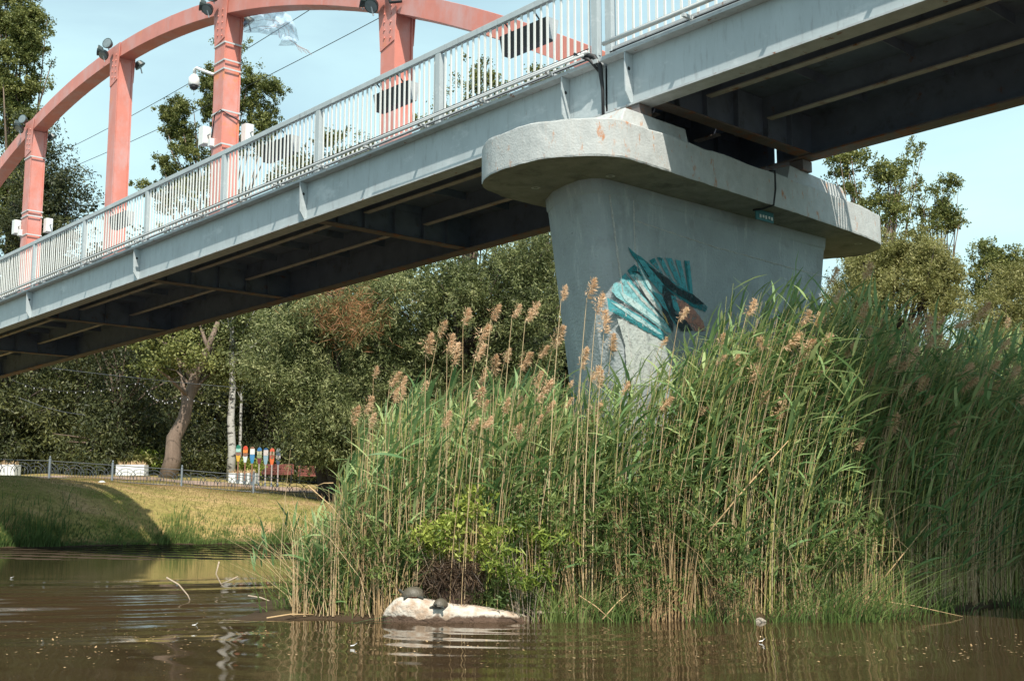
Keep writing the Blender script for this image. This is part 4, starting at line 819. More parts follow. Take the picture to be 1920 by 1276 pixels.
# mass of reeds as one object
X, Y = reed_spots(4300, 4.0, 1.2)
h = toph(X, Y)*np.where((X > 1.4) & (X < 3.7), rng.uniform(.72, 1.02, len(X)), np.where(X >= 3.7, rng.uniform(.62, .88, len(X)), np.where(X < -.7, rng.uniform(.42, .98, len(X)), rng.uniform(.6, .97, len(X))))); h = np.clip(h, .5, 4.6); lx = leanx(X)+rng.normal(0,.05,len(X)); ly = rng.normal(0,.05,len(X)); zb = base_z(X, Y)
VV = []; FF = []; TT = []; MI = []; nv = 0
def addq(V, Fq, t, m):
    global nv
    V = V.reshape(-1, 3); VV.append(V); FF.append(Fq.reshape(-1, 4)+nv); TT.append(t); MI.append(np.full(len(Fq.reshape(-1,4)), m)); nv += len(V)
def stems(X, Y, zb, h, lx, ly, r, tint, m, segs=5):
    n = len(X); rings = []
    for k in range(segs+1):
        t = k/segs; cx = X+lx*h*t*t; cy = Y+ly*h*t*t; cz = zb+h*t; rr_ = r*(1-.65*t)
        for a in range(3): rings.append(np.stack([cx+rr_*math.cos(a*2.094), cy+rr_*math.sin(a*2.094), cz], 1))
    V = np.stack(rings, 1); mm = 3*(segs+1); q = np.array([[3*k+a, 3*k+(a+1)%3, 3*k+3+(a+1)%3, 3*k+3+a] for k in range(segs) for a in range(3)])
    addq(V, (q[None]+np.arange(n)[:, None, None]*mm), np.repeat(tint, mm), m)
tn = np.clip(rng.normal(.4,.2,len(X)), 0, 1); dead = rng.random(len(X)) < .18
stems(X, Y, zb, h, lx, ly, .0068, np.where(dead, rng.random(len(X)), tn), 0)
MI[-1] = np.where(np.repeat(dead, 15), 1, 0)
for j in range(11):
    k = ~dead; n = k.sum(); t = np.clip((.10+.90*(j+rng.random(n)*.8)/11), 0, .99); hh = h[k]; loc = np.stack([X[k]+lx[k]*hh*t*t, Y[k]+ly[k]*hh*t*t, zb[k]+hh*t], 1)
    side = rng.random(n) < .80; rz = np.where(side, rng.normal(-.2,.6,n), rng.normal(math.pi,.8,n)); L = rng.uniform(.28,.52,n)*np.interp(hh,[.8,2.4],[.6,1]); 
    P5 = LP3[j % 8]; V = xform(P5[0], L, rng.uniform(.018,.036,n), rz, rng.normal(.12,.28,n), loc)
    addq(V, P5[1][None]+np.arange(n)[:, None, None]*len(P5[0]), np.repeat(np.clip(rng.normal(.48,.22,n)+.15*(t-.5),0,1), len(P5[0])), 2)
n = 800; X3, Y3 = reed_spots(n, .9); k_ = rng.random(n if False else len(X3)) < np.interp(X3, [-2.5,-1,1,2,8], [1,1,.8,.4,.4]); X3, Y3 = X3[k_], Y3[k_]; n = len(X3); h3 = toph(X3, Y3)*rng.uniform(.55,.98,n); stems(X3, Y3-.1, base_z(X3, Y3), h3, leanx(X3)*.7+rng.normal(0,.05,n), rng.normal(0,.05,n), .0062, np.clip(rng.normal(.6,.2,n),0,1), 1, 5)
# dry leaning straws low down
n = 1700; X2, Y2 = reed_spots(n, 1.0); n = len(X2); stems(X2, Y2-.12, base_z(X2, Y2), rng.uniform(.3,1.3,n), rng.normal(0,.55,n), rng.normal(-.15,.3,n), .0045, rng.random(n), 1, 3)
tagit(npmesh('reed_bed', np.concatenate(VV), np.concatenate(FF), [L_stem, L_dry, L_reed], tint=np.concatenate(TT), mi=np.concatenate(MI)), 'dense bed of green and dry reeds standing round the pier', 'reeds', kind='stuff')

# individual reeds: shared stem, leaf and plume meshes
def mk_shared(name, V, Fq, m, t):
    o = npmesh(name, V, Fq, m, tint=t); me = o.data; bpy.data.objects.remove(o); return me
def stem_mesh(name, lean, m, r, tint, segs=8, kink=0):
    global VV, FF, TT, MI, nv
    VV, FF, TT, MI, nv = [], [], [], [], 0
    stems(np.zeros(1), np.zeros(1), np.zeros(1), np.ones(1), np.array([lean]), np.array([kink]), r, np.array([tint]), 0, segs)
    return mk_shared(name, np.concatenate(VV), np.concatenate(FF), m, np.concatenate(TT))
leafM = [mk_shared('leaf', V, Fq, L_reed, np.full(len(V), random.uniform(.3,.75))) for (V, Fq) in LP5]
leans = [0, .05, .10, .15, .2, .26]
stemG = [stem_mesh('stem', a, L_stem, .0024, .5) for a in leans]; stemD = [stem_mesh('stem', a, L_dry, .0031, random.uniform(.35,.9)) for a in leans]
def plume_mesh(seed):
    r = np.random.default_rng(seed); n = 300; t = r.random(n)**.8; C = np.stack([t*t*.06, np.zeros(n), t*.22], 1); D = np.stack([r.normal(.55,.5,n), r.normal(0,.55,n), r.normal(.35,.45,n)], 1)
    C = C+nrm(D)*r.random(n)[:, None]*.060*np.sin(np.pi*np.clip(t,.06,.94))[:, None]; L = .06*(1.25-t*.7)*r.uniform(.6,1.3,n)
    V, Fq, tt = leafquads(C, D+np.array([.15,0,-.25])*(1-t)[:, None], L, .0075, np.clip(r.normal(.5,.22,n),0,1)); return mk_shared('plume', V, Fq, L_plume, tt)
plumeM = [plume_mesh(k) for k in range(7)]
def put(name, me, parent, loc, rot, scl=(1,1,1)):
    o = bpy.data.objects.new(name, me); o.location = loc; o.rotation_euler = rot; o.scale = scl; col.objects.link(o); o.parent = parent; return o
def zone(px):
    for lim, s in ((640,'at the sparse left tip'),(760,'at the left end of the bed'),(900,'above the brown brush'),(1050,'just left of the pier'),(1140,'before the pier nose'),(1300,'before the fish mural'),(1450,'before the shaded pier wall'),(1570,'before the pier\'s right end'),(1700,'below the round willow'),(1820,'right of the round willow')):
        if px < lim: return s
    return 'at the right picture edge'
PL = [(660,785,1,1),(684,765,1,1),(692,790,.8,1),(700,700,.7,1),(737,745,.8,1),(750,740,.7,1),(798,655,1.1,0),(822,620,.9,1),(838,650,1,1),(850,672,1.2,1),(868,600,1,1),(895,640,1.3,1),(890,665,.9,0),(920,590,.9,0),(925,690,1,1),(960,585,.8,1),(985,590,1.2,1),(903,705,.8,1),(893,750,1,1),(975,682,1,0),(1000,718,1.1,1),(1005,738,1.2,1),(1036,640,1.2,1),(1052,552,.8,0),(1100,550,1.1,0),(1117,578,1.1,0),(1132,615,1.2,0),(1145,650,1.1,1),(1088,680,1.1,1),(1104,705,1,1),(1120,715,.9,1),(1165,730,.8,1),(1105,782,1.2,0),(1010,660,.8,1),(945,670,.8,1),
 (1272,590,.8,0),(1400,580,1,1),(1432,640,1,1),(1470,640,1.3,0),(1503,658,1.1,1),(1527,598,1,0),(1555,520,1.2,1),(1558,560,1,1),(1622,508,1.2,1),(1608,592,1.1,1),(1490,690,1,1),(1405,705,1.2,0),(1455,775,1.3,0),(1358,730,.7,1),(1422,750,.9,1),(1625,630,.9,0),(1693,680,1.4,0),(1622,700,1,1),(1645,740,1.1,1),(1602,830,.9,1),(1672,800,1.1,1),(1732,620,1.2,1),(1737,640,1,1),(1790,600,1,1),(1826,590,1.3,1),(1700,610,1,1),(1760,650,1,1),(1795,700,1.3,1),(1800,720,1.1,1),(1830,730,1,1),(1770,805,1.1,0),(1845,690,1,1),(1888,705,1.2,1),(1908,745,1.1,1),(1580,660,.9,1),(1540,640,.9,1),(1500,600,.9,1),(1660,640,.9,1),(1870,650,1,1),(1716,720,.9,1),(1530,700,.9,1),(1350,640,.7,1)]
for i in range(16): PL.append((float(rng.uniform(700,1160)), float(rng.uniform(690,830)), float(rng.uniform(.5,.9)), 1))
for i in range(14): PL.append((float(rng.uniform(1640,1910)), float(rng.uniform(600,780)), float(rng.uniform(.6,.9)), 1))
for i in range(6): PL.append((float(rng.uniform(1200,1560)), float(rng.uniform(620,800)), float(rng.uniform(.5,.9)), 1))
used_lab = {}
ORD = 'leftmost second third fourth fifth sixth seventh eighth ninth tenth eleventh twelfth thirteenth fourteenth fifteenth sixteenth seventeenth eighteenth nineteenth twentieth'.split()
ORD += ['twenty-'+w_ for w_ in 'first second third fourth fifth sixth seventh eighth ninth'.split()]+['thirtieth']+['thirty-'+w_ for w_ in 'first second third fourth fifth sixth seventh eighth ninth'.split()]
def name_rows(items, word):                               # items: (px, zone, look, object)
    zs = {}
    for it in items: zs.setdefault(it[1], []).append(it)
    for z_, L_ in zs.items():
        L_.sort(key=lambda q: q[0])
        for n_, (px_, _, look, o_) in enumerate(L_): o_['label'] = '%s%s %s%s %s' % (look, '', ORD[n_], '' if n_ == 0 else ' from left', z_)
REEDROWS = []; GREENROWS = []
for i, (px, py, sz, back) in enumerate(PL):
    X0 = (px-960)/F*13.2; Yf = float(islF(np.array([X0]))[0]); tops_ = np.interp(px, TOPX, TOPY); Yr = Yf+(random.uniform(-.12,.25) if (not back or py > tops_+12) else random.uniform(.3, 1.8)); P = at(px, py, Yr)
    hgt = P[2]-.0; li = min(5, max(0, int(leanx(np.array([P[0]]))[0]*20+random.choice([-1,0,1])))); ln = leans[li]
    bx = P[0]-ln*hgt*random.choice([1,1,.4]); 
    tl = 'tallest' if py < 600 else ('tall' if py < 680 else 'short'); fz = 'large fluffy' if sz > 1.15 else ('small thin' if sz < .85 else 'feathery')
    root = empty('plumed_reed', (P[0]-ln*hgt, Yr, 0), 0, 'dry reed', 'reed', 'dry plumed reeds')
    REEDROWS.append((px, zone(px), '%s dry reed with %s plume' % (tl, fz), root))
    put('stem', stemD[li], root, (0,0,-.05), (0,0,0), (hgt,)*3)
    put('plume', plumeM[i % 7], root, (ln*hgt, 0, hgt-.06), (random.gauss(0,.15), ln*1.6+random.gauss(.12,.15), random.gauss(0,.5)), (sz*.92, sz*.92, sz*.95))

REEDROWS = [(a, b, c.replace(' dry reed with ', ' dry reed, ')+',', d) for a, b, c, d in REEDROWS]; name_rows(REEDROWS, 'the'); 
X, Y = reed_spots(320, .6, 1.0, -2.2, 6.6); X, Y = X[:175], Y[:175]
for i in range(len(X)):
    x, y = float(X[i]), float(Y[i])-.06; hgt = float(toph(np.array([x]), np.array([y]))[0])*random.uniform(.62, .97); px = 960+F*x/y
    li = min(5, max(0, int(leanx(np.array([x]))[0]*20+random.choice([-1,0,0,1])))); ln = leans[li]
    tl = 'tall' if hgt > 2.6 else ('medium tall' if hgt > 1.9 else 'short')
    root = empty('green_reed', (x, y, 0), 0, '%s leafy green reed at the front of the bed, %s' % (tl, zone(px)), 'reed', 'leafy green reeds at the front of the bed')
    GREENROWS.append((px, zone(px), '%s leafy green reed,' % tl, root))
    put('stem', stemG[li], root, (0,0,-.05), (0,0,0), (hgt,)*3)
    for j in range(10):
        t = .14+.86*(j+random.random()*.6)/10; t = min(t, .985); rz = random.gauss(-.15,.6) if random.random() < .7 else random.gauss(math.pi,.7)
        k = random.uniform(.32,.52)*(1 if hgt > 1.6 else .7)
        put('leaf', leafM[(i+j) % 8], root, (ln*hgt*t*t, 0, hgt*t-.05), (random.gauss(0,.3), random.gauss(.1,.25), rz), (k, k*random.uniform(.7,1.1), k))
name_rows(GREENROWS, 'the')
# few reeds standing in open water at the left
for i, (px, py, Yr) in enumerate(((545,835,15.3),(541,935,15.5),(553,960,15.2),(505,1000,17.2),(498,990,17.4),(520,985,16.8),(483,1015,17.6),(600,930,14.6),(612,965,14.4))):
    P = at(px, py, Yr); hg = P[2]; dry = i in (0,); root = empty('water_reed', (P[0]-.05*hg, Yr, 0), 0, ('single very thin dry reed rising from the open water' if dry else 'young green reed in open water, %s' % ['', 'just left of the very thin dry reed', 'just right of the very thin dry reed', 'second from right in the outer clump', 'second from left in the outer clump', 'rightmost of the outer clump', 'leftmost of the outer clump', 'left one of two near the bed tip', 'right one of two near the bed tip'][i]), 'reed', None if dry else 'young reeds in open water')
    put('stem', (stemD if dry else stemG)[1], root, (0,0,-.05), (0,0,0), (hg,)*3)
    if not dry:
        for j in range(5):
            t = .35+.6*j/5; k = random.uniform(.25,.4); put('leaf', leafM[(i+j) % 8], root, (.05*hg*t*t, 0, hg*t), (random.gauss(0,.3), random.gauss(-.35,.2), random.gauss(0,1.5)), (k, k, k))
# fallen and leaning straws
for k, (a, b, r, lab) in enumerate((((1318,1010,12.5),(1478,826,12.7),.011,'long pale reed stalk leaning diagonally across the front of the bed'), ((1660,1080,13.3),(1790,925,13.9),.008,'brown stalk leaning right with a small plume, in the shaded reeds'), ((1622,1122,12.9),(1805,1165,12.9),.008,'straw lying outward over the water at lower right'), ((625,905,13.4),(590,912,13.5),.007,'short straw poking left from the sparse tip'), ((578,910,13.6),(660,990,13.4),.008,'pale straw slanting down to the right at the left tip'), ((1127,975,12.6),(1153,925,12.6),.008,'bent broken straw standing in the middle of the bed'), ((1085,1115,12.4),(1150,1165,12.3),.007,'straw fallen to the water below the middle of the bed'), ((1130,1160,12.3),(1182,1108,12.5),.008,'pale straw leaning right at the waterline'), ((500,1158,12.6),(588,1151,12.8),.011,'reddish straw floating on the water left of the rock'))):
    P0 = at(*a); P1 = at(*b); 
    if k in (2,6,7,8): P1[2] = max(P1[2], .012); P0[2] = max(P0[2], .012)
    m_ = (P0+P1)/2+np.array([0,0,.02]); tagit(G().tube([P0, m_, P1], [r, r*.8, r*.4], 6).build('dry_stalk', dry_m, None, smooth=True), lab, 'reed stalk')
for k, (pts, lab) in enumerate((([(312,1082),(335,1095),(352,1115),(360,1133)], 'pale curved twig rising from the water at left'), ([(411,1052),(405,1075),(414,1094),(420,1100)], 'thin bent twig standing in the water, left of the outer reeds'), ([(414,1094),(430,1088),(446,1080)], 'short forked twig beside the bent twig'), ([(465,1116),(490,1120),(510,1128),(516,1134)], 'twig arching over the water left of the bed'))):
    Yr = [15.0,16.6,16.6,15.0][k]; P = [at(x, y, Yr) for x, y in pts]; tagit(G().tube(P, [.011,.009,.008,.006][:len(P)] if len(P) > 1 else .01, 6).build('twig', twig_m, None, smooth=True), lab, 'twig')

# ------------------------------------------------------------ plants at the foot of the bed
def cloudplant(name, label, cat, cx, cy, Yc, rpx, rpy, ry, n, L, W, m, up, stem_n, stem_m=None, tint=(.5,.2), clus=26, flat=.3):
    c = at(cx, cy, Yc); k = Yc/F; z0 = gz(c[0], Yc); root = empty(name, (c[0], Yc, max(z0, 0)), 0, label, cat); base = np.array([c[0], Yc, max(z0,0)])
    nc = max(8, n//clus); d = nrm(rng.normal(size=(nc,3)))*rng.uniform(.35,1,nc)[:, None]**.5; CC = c-base+d*np.array([rpx*k, ry, rpy*k]); CC[:, 2] = np.maximum(CC[:, 2], .02)
    g = G(); st = rng.choice(nc, min(stem_n, nc), replace=False)
    for i in st:
        p = CC[i]; o_ = np.array([p[0]*.35+random.uniform(-.05,.05), p[1]*.4, -.03]); g.tube([o_, (o_+p)/2+np.array([0,0,.06]), p], [.004,.003,.002], 4)
    if stem_n: g.build('stems', twig_m if 'shrub' in name else dry_m, root)
    idx = np.repeat(np.arange(nc), n//nc); ax = nrm(rng.normal(size=(nc,3))+np.array([0,0,up*1.3])); tt = rng.uniform(-.14,.08,len(idx)); P = CC[idx]+ax[idx]*tt[:, None]+rng.normal(size=(len(idx),3))*.012
    D = nrm(rng.normal(size=(len(idx),3)))+ax[idx]*up; ct = rng.normal(tint[0], tint[1], nc); V, Fq, t = leafquads(P, D, L*rng.uniform(.6,1.25,len(idx)), W*rng.uniform(.7,1.2,len(idx)), np.clip(ct[idx]+rng.normal(0,.1,len(idx)),0,1))
    npmesh('leaves', V, Fq, m, root, tint=t); return root
cloudplant('willow_shrub', 'low willow shrub with long pale yellow-green leaves beside the brown brush', 'shrub', 985, 1040, 12.55, 90, 70, .30, 1500, .11, .019, L_shrub, .5, 30, tint=(.45,.2))
cloudplant('willow_shrub', 'yellow-green bush tuft crowning the brown brush', 'shrub', 855, 1005, 12.66, 85, 38, .26, 2000, .07, .022, L_shrub, .4, 24, tint=(.55,.22))
cloudplant('vine', 'bright lime-green leaves climbing through the reeds above the brown brush', 'vine', 890, 950, 12.7, 40, 42, .2, 260, .07, .05, L_shrub, .1, 8, tint=(.7,.15), clus=6)
cloudplant('herb_patch', 'patch of narrow-leaved green herbs in the middle of the bed', 'herb', 1265, 950, 12.55, 75, 85, .25, 1900, .085, .016, L_grass, .9, 40, tint=(.45,.18))
cloudplant('herb_patch', 'dark green herbs at the water edge in the middle of the bed', 'herb', 1220, 1085, 12.5, 70, 45, .22, 900, .085, .017, L_grass, .7, 30, tint=(.3,.15))
cloudplant('herb_patch', 'herbs at the water edge right of the middle of the bed', 'herb', 1375, 1075, 12.5, 60, 50, .22, 800, .08, .016, L_grass, .7, 30, tint=(.35,.15))
cloudplant('herb_patch', 'soft green herbs right beside the brown brush', 'herb', 975, 1095, 12.6, 70, 38, .2, 900, .08, .022, L_grass, .4, 20, tint=(.55,.2))
for (cx_, cy_, rx_, ry_, n_, ti, lab) in ((1100,1010,75,70,900,.5,'mixed green herbs between the willow shrub and the middle herb patch'), (1180,960,60,70,700,.45,'leafy green herbs left of the leaning pale stalk'), (1480,1060,75,70,900,.35,'green herbs behind the fresh sedge tuft'), (720,1040,60,60,700,.55,'pale green herbs left of the brown brush'), (1010,960,70,50,700,.6,'bright green herbs above the willow shrub'), (1330,1010,60,50,700,.35,'dark green herbs below the leaning pale stalk'), (1600,1010,60,60,600,.3,'shaded green herbs right of the fresh sedge tuft')):
    cloudplant('herb_patch', lab, 'herb', cx_, cy_, 12.62 if cx_ < 1450 else 13.0, rx_, ry_, .22, n_, .095, .019, L_grass, .6, 16, tint=(ti,.2))
# dark brown brush with hanging roots over the rock
c = at(850, 1078, 12.62); ro = empty('dead_brush', (c[0], 12.62, 0), 0, 'dark brown tangle of dead roots and twigs above the pale rock', 'brush'); n = 3600
P = np.array([0,0,c[2]])+np.clip(rng.normal(size=(n,3)),-2,1.6)*np.array([.15,.07,.10])+np.array([0,0,-.02]); D = rng.normal(size=(n,3))+np.array([0,-.2,-.7]); V, Fq, t = leafquads(P, D, rng.uniform(.06,.22,n), .008, np.clip(rng.normal(.35,.22,n),0,1)); npmesh('dead_twigs', V, Fq, L_brush, ro, tint=t)
g = G(); g.lathe([(.02,.02),(.24,.05),(.27,.2),(.22,.38),(.1,.46),(.01,.48)], 12, Matrix.Translation((0,.14,0))); g.build('root_mound', mud_m, ro, smooth=True)
n = 700; P = np.stack([rng.uniform(-.35,.5,n), rng.uniform(-.12,.1,n), rng.uniform(.08,.3,n)],1)*np.array([1,1,1]); V, Fq, t = leafquads(P, rng.normal(size=(n,3))*.6+np.array([.2,0,.5]), .09, .007, np.clip(rng.normal(.3,.2,n),0,1)); npmesh('grass_wisps', V, Fq, L_grass, ro, tint=t)
# sedge tufts
def sedge(name, label, px, Yc, wpx, h, n, lean=.2, tint=.5):
    x0 = (px-960)/F*Yc; X = x0+rng.normal(0, wpx*Yc/F*.5, n); Y = Yc+rng.normal(0,.1,n); Z_ = np.full(n,-.03); ln = (X-x0)/(wpx*Yc/F*.5+1e-6)*.25+lean+rng.normal(0,.25,n)
    V, Fq, t = blades(X-x0, Y-Yc, Z_, h*rng.uniform(.2,1.1,n)**1.1, .010, ln, np.clip(rng.normal(tint,.2,n),0,1), 4, .9); ro = empty('sedge_tuft', (x0,Yc,0), 0, label, 'sedge'); npmesh('blades', V, Fq, L_grass, ro, tint=t)
sedge('s','fresh green sedge tuft bending over the water right of the middle', 1560, 12.45, 80, .9, 230, .35, .5)
sedge('s','sedge tuft leaning right over the water further right', 1650, 12.75, 60, .8, 120, .3, .4)
sedge('s','grassy sedge tuft at the sparse left tip of the bed', 640, 13.3, 90, 1.05, 520, .05, .6)
sedge('s','pale green sedge tuft between left tip and pale rock', 700, 13.0, 80, 1.0, 420, .05, .65)
sedge('s','small sedge tuft in the water left of the bed', 590, 14.0, 50, .75, 200, .05, .6)
sedge('s','sedge tuft right beside the small mossy stone', 1060, 12.5, 60, .6, 260, .1, .55)
sedge('s','sedge tuft in front of the dark herbs', 1150, 12.5, 60, .55, 240, .1, .5)
sedge('s','low sedge tuft left of the pale pebble', 1330, 12.45, 60, .45, 130, .1, .35)
sedge('s','low sedge tuft right of the pale pebble', 1460, 12.45, 60, .5, 130, .15, .35)
sedge('s','sedge tuft at the shaded right waterline', 1745, 13.4, 60, .5, 90, .2, .35)
sedge('s','dark sedge tuft at the far right waterline', 1870, 14.3, 60, .5, 80, .2, .3)

# ------------------------------------------------------------ rock, turtles, log
def lump(name, label, cat, cx, Yc, prof, depth, m, zb=-.12, seed=1, noise=.02):
    """prof: (x, height) outline of the top; a rounded stone of that outline"""
    r = np.random.default_rng(seed); g = G(); n = len(prof); nv_ = 16; ph = r.uniform(0, 6, 6)
    for i, (x, h) in enumerate(prof):
        e = math.sin(math.pi*min(.999, max(.001, (i+.25)/(n-.5)))); e = e**.5; dd = depth*e
        for k in range(nv_):
            a = 2*math.pi*k/nv_; cz, sy = math.cos(a), math.sin(a); z = (h if cz > 0 else -zb)*abs(cz)**.75*(1 if cz > 0 else -1); y = dd*.5*np.sign(sy)*abs(sy)**.65
            q = noise*(math.sin(x*11+ph[0]+a*2)+math.sin(x*23+ph[1]-a*3)*.6+math.sin(x*5+a*5+ph[2])*.5); g.v.append((x+q*.6, y+q, z+q*.6))
    for i in range(n-1):
        for k in range(nv_): a = i*nv_+k; b = i*nv_+(k+1) % nv_; g.face((a, b, b+nv_, a+nv_))
    g.face([k for k in range(nv_)][::-1]); g.face([(n-1)*nv_+k for k in range(nv_)])
    o = g.build(name, m, None, smooth=True, loc=(cx, Yc, 0)); s_ = o.modifiers.new('sub', 'SUBSURF'); s_.levels = 1; s_.render_levels = 2
    t = bpy.data.textures.new('rock_noise', 'CLOUDS'); t.noise_scale = .16; t.noise_depth = 4; dsp = o.modifiers.new('disp', 'DISPLACE'); dsp.texture = t; dsp.strength = .035; dsp.mid_level = .5
    return tagit(o, label, cat)
k_ = 12.55/F
prof = [(x*k_-.0, h*k_) for x, h in ((-130,6),(-122,26),(-106,44),(-85,48),(-60,43),(-30,38),(0,34),(30,29),(60,25),(90,20),(120,15),(142,4))]
rock_w = bpy.data.materials.new('pale_limestone_wet_foot'); rock_w.use_nodes = True
def _rk():
    t = rock_w.node_tree; N = t.nodes.new; L = t.links.new; p = t.nodes['Principled BSDF']; p.inputs['Roughness'].default_value = .9; c = N('ShaderNodeTexCoord')
    n = N('ShaderNodeTexNoise'); n.inputs['Scale'].default_value = 9; n.inputs['Detail'].default_value = 8; L(c.outputs['Object'], n.inputs[0])
    r = N('ShaderNodeValToRGB'); e = r.color_ramp.elements; e[0].position = .36; e[0].color = (.34,.25,.18,1); e[1].position = .55; e[1].color = (.50,.46,.395,1); L(n.outputs[0], r.inputs[0])
    s_ = N('ShaderNodeSeparateXYZ'); L(c.outputs['Object'], s_.inputs[0]); a = N('ShaderNodeMath'); a.operation = 'MULTIPLY_ADD'; a.inputs[1].default_value = -.16; L(n.outputs[0], a.inputs[0]); L(s_.outputs[2], a.inputs[2])
    m = N('ShaderNodeMapRange'); m.inputs[1].default_value = -.035; m.inputs[2].default_value = -.012; L(a.outputs[0], m.inputs[0]); x = N('ShaderNodeMix'); x.data_type = 'RGBA'; x.inputs[6].default_value = (.09,.055,.035,1); L(m.outputs[0], x.inputs[0]); L(r.outputs[0], x.inputs[7]); L(x.outputs[2], p.inputs['Base Color'])
    b = N('ShaderNodeBump'); b.inputs['Strength'].default_value = .9; b.inputs['Distance'].default_value = .03; n2 = N('ShaderNodeTexNoise'); n2.inputs['Scale'].default_value = 22; n2.inputs['Detail'].default_value = 8; L(c.outputs['Object'], n2.inputs[0]); L(n2.outputs[0], b.inputs['Height']); L(b.outputs[0], p.inputs['Normal'])
_rk()
RX = (853-960)*k_
rock = lump('rock', 'long pale limestone rock in the shallow water with two turtles on it', 'rock', RX, 12.55, prof, .42, rock_w, -.1, 4, .010)
lump('stone', 'small mossy brown stone in the water below the middle of the bed', 'stone', (1090-960)*k_, 12.5, [(x*k_, h*k_) for x, h in ((-18,6),(-12,22),(0,30),(10,26),(18,6))], .16, mat('mossy_stone', (.16,.13,.06), .9, .3, 12, .6, 30), -.06, 6, .005)
lump('stone', 'pale broken stone at the waterline below the herbs', 'stone', (1412-960)*k_, 12.45, [(x*k_, h*k_) for x, h in ((-12,2),(-8,6),(0,9),(8,5),(12,1))], .07, stone_w, -.04, 8, .002)
tagit(G().tube([at(932,1128,12.7), at(960,1136,12.65), at(990,1146,12.6), at(1035,1150,12.6), at(1062,1147,12.62)], [.016,.022,.022,.018,.010], 8).build('driftwood', twig_m, None, smooth=True), 'grey driftwood branch lying along the shore right of the pale rock', 'driftwood')
def turtle(px, py, Yc, L, rz, label, hd):
    P = at(px, py+7, Yc); root = empty('turtle', tuple(P), rz, label, 'turtle')
    # continuous body: head, neck, trunk, limbs and tail grown as one skinned surface
    v = [(0,0,.10),(-.30,0,.12),(-.52,0,.16*hd),(-.66,0,.22*hd),(-.30,-.30,.05),(-.42,-.46,.0),(-.30,.30,.05),(-.42,.46,.0),(.30,-.28,.05),(.46,-.42,.0),(.30,.28,.05),(.46,.42,.0),(.45,0,.06),(.62,0,.02)]
    e = [(0,1),(1,2),(2,3),(1,4),(4,5),(1,6),(6,7),(0,8),(8,9),(0,10),(10,11),(0,12),(12,13)]; rad = [.2,.16,.07,.085,.08,.05,.08,.05,.08,.05,.08,.05,.06,.02]
    me = bpy.data.meshes.new('turtle_body'); me.from_pydata([(a*L, b*L, c*L) for a, b, c in v], e, []); me.materials.append(skin_m); o = bpy.data.objects.new('body', me); link(o, root)
    sk = o.modifiers.new('skin', 'SKIN'); ly = me.skin_vertices[0].data if me.skin_vertices else None
    if ly is None:
        bm = __import__('bmesh').new(); bm.from_mesh(me); bm.verts.layers.skin.verify(); bm.to_mesh(me); bm.free(); ly = me.skin_vertices[0].data
    for i, r_ in enumerate(rad): ly[i].radius = (r_*L, r_*L)
    ly[0].use_root = True; su = o.modifiers.new('sub', 'SUBSURF'); su.levels = 1; su.render_levels = 2
    g = G(); prof_ = [(1.0,.02),(1.02,.07),(.97,.14),(.85,.24),(.66,.33),(.42,.385),(.2,.41),(.02,.415)]; sg = 26
    for (r_, z) in prof_:
        for k in range(sg):
            a = 2*math.pi*k/sg; keel = .02*math.exp(-(math.sin(a)*r_*3)**2) if r_ < .95 else 0; g.v.append((r_*.5*L*math.cos(a)*(1+.02*math.cos(13*a)*(r_ > .9)), r_*.37*L*math.sin(a), (z+.06+keel)*L))
    for i in range(len(prof_)-1):
        for k in range(sg): a = i*sg+k; b = i*sg+(k+1) % sg; g.face((a, b, b+sg, a+sg))
    g.face([(len(prof_)-1)*sg+k for k in range(sg)]); g.build('shell', shell_m, root, smooth=True)
    g = G()
    for k in range(26):
        a = 2*math.pi*k/26; b = 2*math.pi*(k+.86)/26; rr_ = [(.52,.385,.075),(.52,.385,.10),(.47,.345,.16)]; 
        ring = []
        for (rx, ry, z) in rr_:
            ring.append(((rx*L*math.cos(a), ry*L*math.sin(a), z*L), (rx*L*math.cos(b), ry*L*math.sin(b), z*L)))
        n = len(g.v)
        for q0, q1 in ring: g.v += [q0, q1]
        g.face((n,n+1,n+3,n+2)); g.face((n+2,n+3,n+5,n+4))
    g.build('rim_scute', shell_m, root)
    g = G(); g.lathe([(.02,.0),(.8,.0),(.95,.05),(.9,.09)], 22, Matrix.Translation((0,0,.02*L)) @ Matrix.Diagonal((.49*L,.36*L,L,1))); g.build('plastron', shell_r, root, smooth=True)
    for (sx) in (-1, 1): G().lathe([(.012*L,-.01*L),(.02*L,0),(.012*L,.01*L)], 8, Matrix.Translation((-.70*L, sx*.055*L, .25*L*hd)) @ Matrix.Rotation(math.pi/2, 4, 'X')).build('eye', black, root)
turtle(775, 1113, 12.52, .235, R(4), 'larger turtle with domed olive shell and raised head on the rock\'s left end', 1.7)
turtle(826, 1131, 12.40, .19, R(62), 'smaller dark turtle climbing the middle of the pale rock', 1.0)

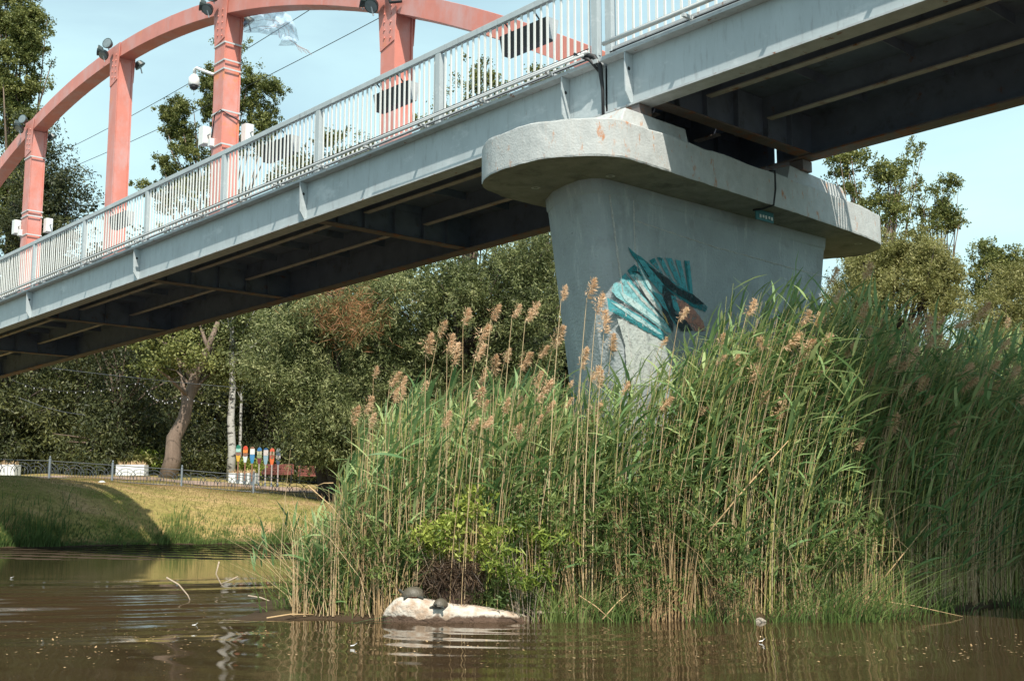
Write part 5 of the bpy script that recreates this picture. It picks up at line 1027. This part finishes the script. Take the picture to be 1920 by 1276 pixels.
# ------------------------------------------------------------ things floating on the water
n = 800; pxs = np.concatenate([rng.uniform(640,1920,n//2), rng.uniform(0,700,n//2)]); pys = np.concatenate([rng.normal(1208,10,n//2)+np.where(rng.random(n//2) < .3, rng.uniform(-30,30,n//2), 0), rng.normal(1185,26,n//2)])
rel = np.clip(pys, 1120, 1260)-945; Y = H*F/rel; X = (pxs-960)/F*Y*1.03; C = np.stack([X, Y, np.full(n,.012)],1); D = rng.normal(size=(n,3))*np.array([1,1,.12]); Ls = rng.uniform(.008,.034,n)**1.0
S = nrm(np.cross(nrm(D), np.array([0,0,1.])))*(.35*Ls)[:, None]; Dn = nrm(D)*Ls[:, None]; V = np.stack([C, C+Dn*.5+S, C+Dn, C+Dn*.5-S],1).reshape(-1,3)
tagit(npmesh('floating_debris', V, np.arange(4*n).reshape(n,4), L_dry, tint=np.repeat(rng.random(n)*.6,4)), 'small straw bits and petals floating on the dark water', 'debris', kind='stuff')
for (px, py, lab) in ((374,1166,'white feather floating at left below the ripples'), (665,1203,'white feather floating below the left tip of the reeds'), (1412,1195,'tiny white feather floating below the pale stone'), (36,1080,'tiny white feather floating near the left picture edge')):
    Yr = H*F/(py-945); x = (px-960)/F*Yr; g = G(); g.tube([(0,0,.012),(.03,.01,.016),(.055,.015,.035)], [.004,.003,.001], 5); g.prism([(-.003,-.005,.010),(.028,-.004,.012),(.034,.005,.016),(.0,.006,.010)], [(-.003,-.005,.012),(.028,-.003,.016),(.034,.006,.022),(.0,.007,.012)]); o = g.build('feather', white_m, None); o.location = (x, Yr, 0); tagit(o, lab, 'feather')
x, Y_ = -1.62, 12.15; rt = empty('floating_leaf', (x, Y_, 0), 0, 'green reed leaves floating on the water just left of the rock', 'leaves')
for k in range(5):
    a = random.uniform(-.4,.4)+(math.pi if k % 2 else 0); L = random.uniform(.2,.42); g = G(); q = [(0,.0),(.4,.018),(.8,.012),(1,.001)]
    for t_, w_ in q: g.v += [(L*t_*math.cos(a)-w_*math.sin(a), L*t_*math.sin(a)+w_*math.cos(a), .014+.02*k*t_), (L*t_*math.cos(a)+w_*math.sin(a), L*t_*math.sin(a)-w_*math.cos(a), .012+.02*k*t_)]
    for i in range(3): g.face((2*i,2*i+1,2*i+3,2*i+2))
    o = g.build('leaf', L_reed, rt)
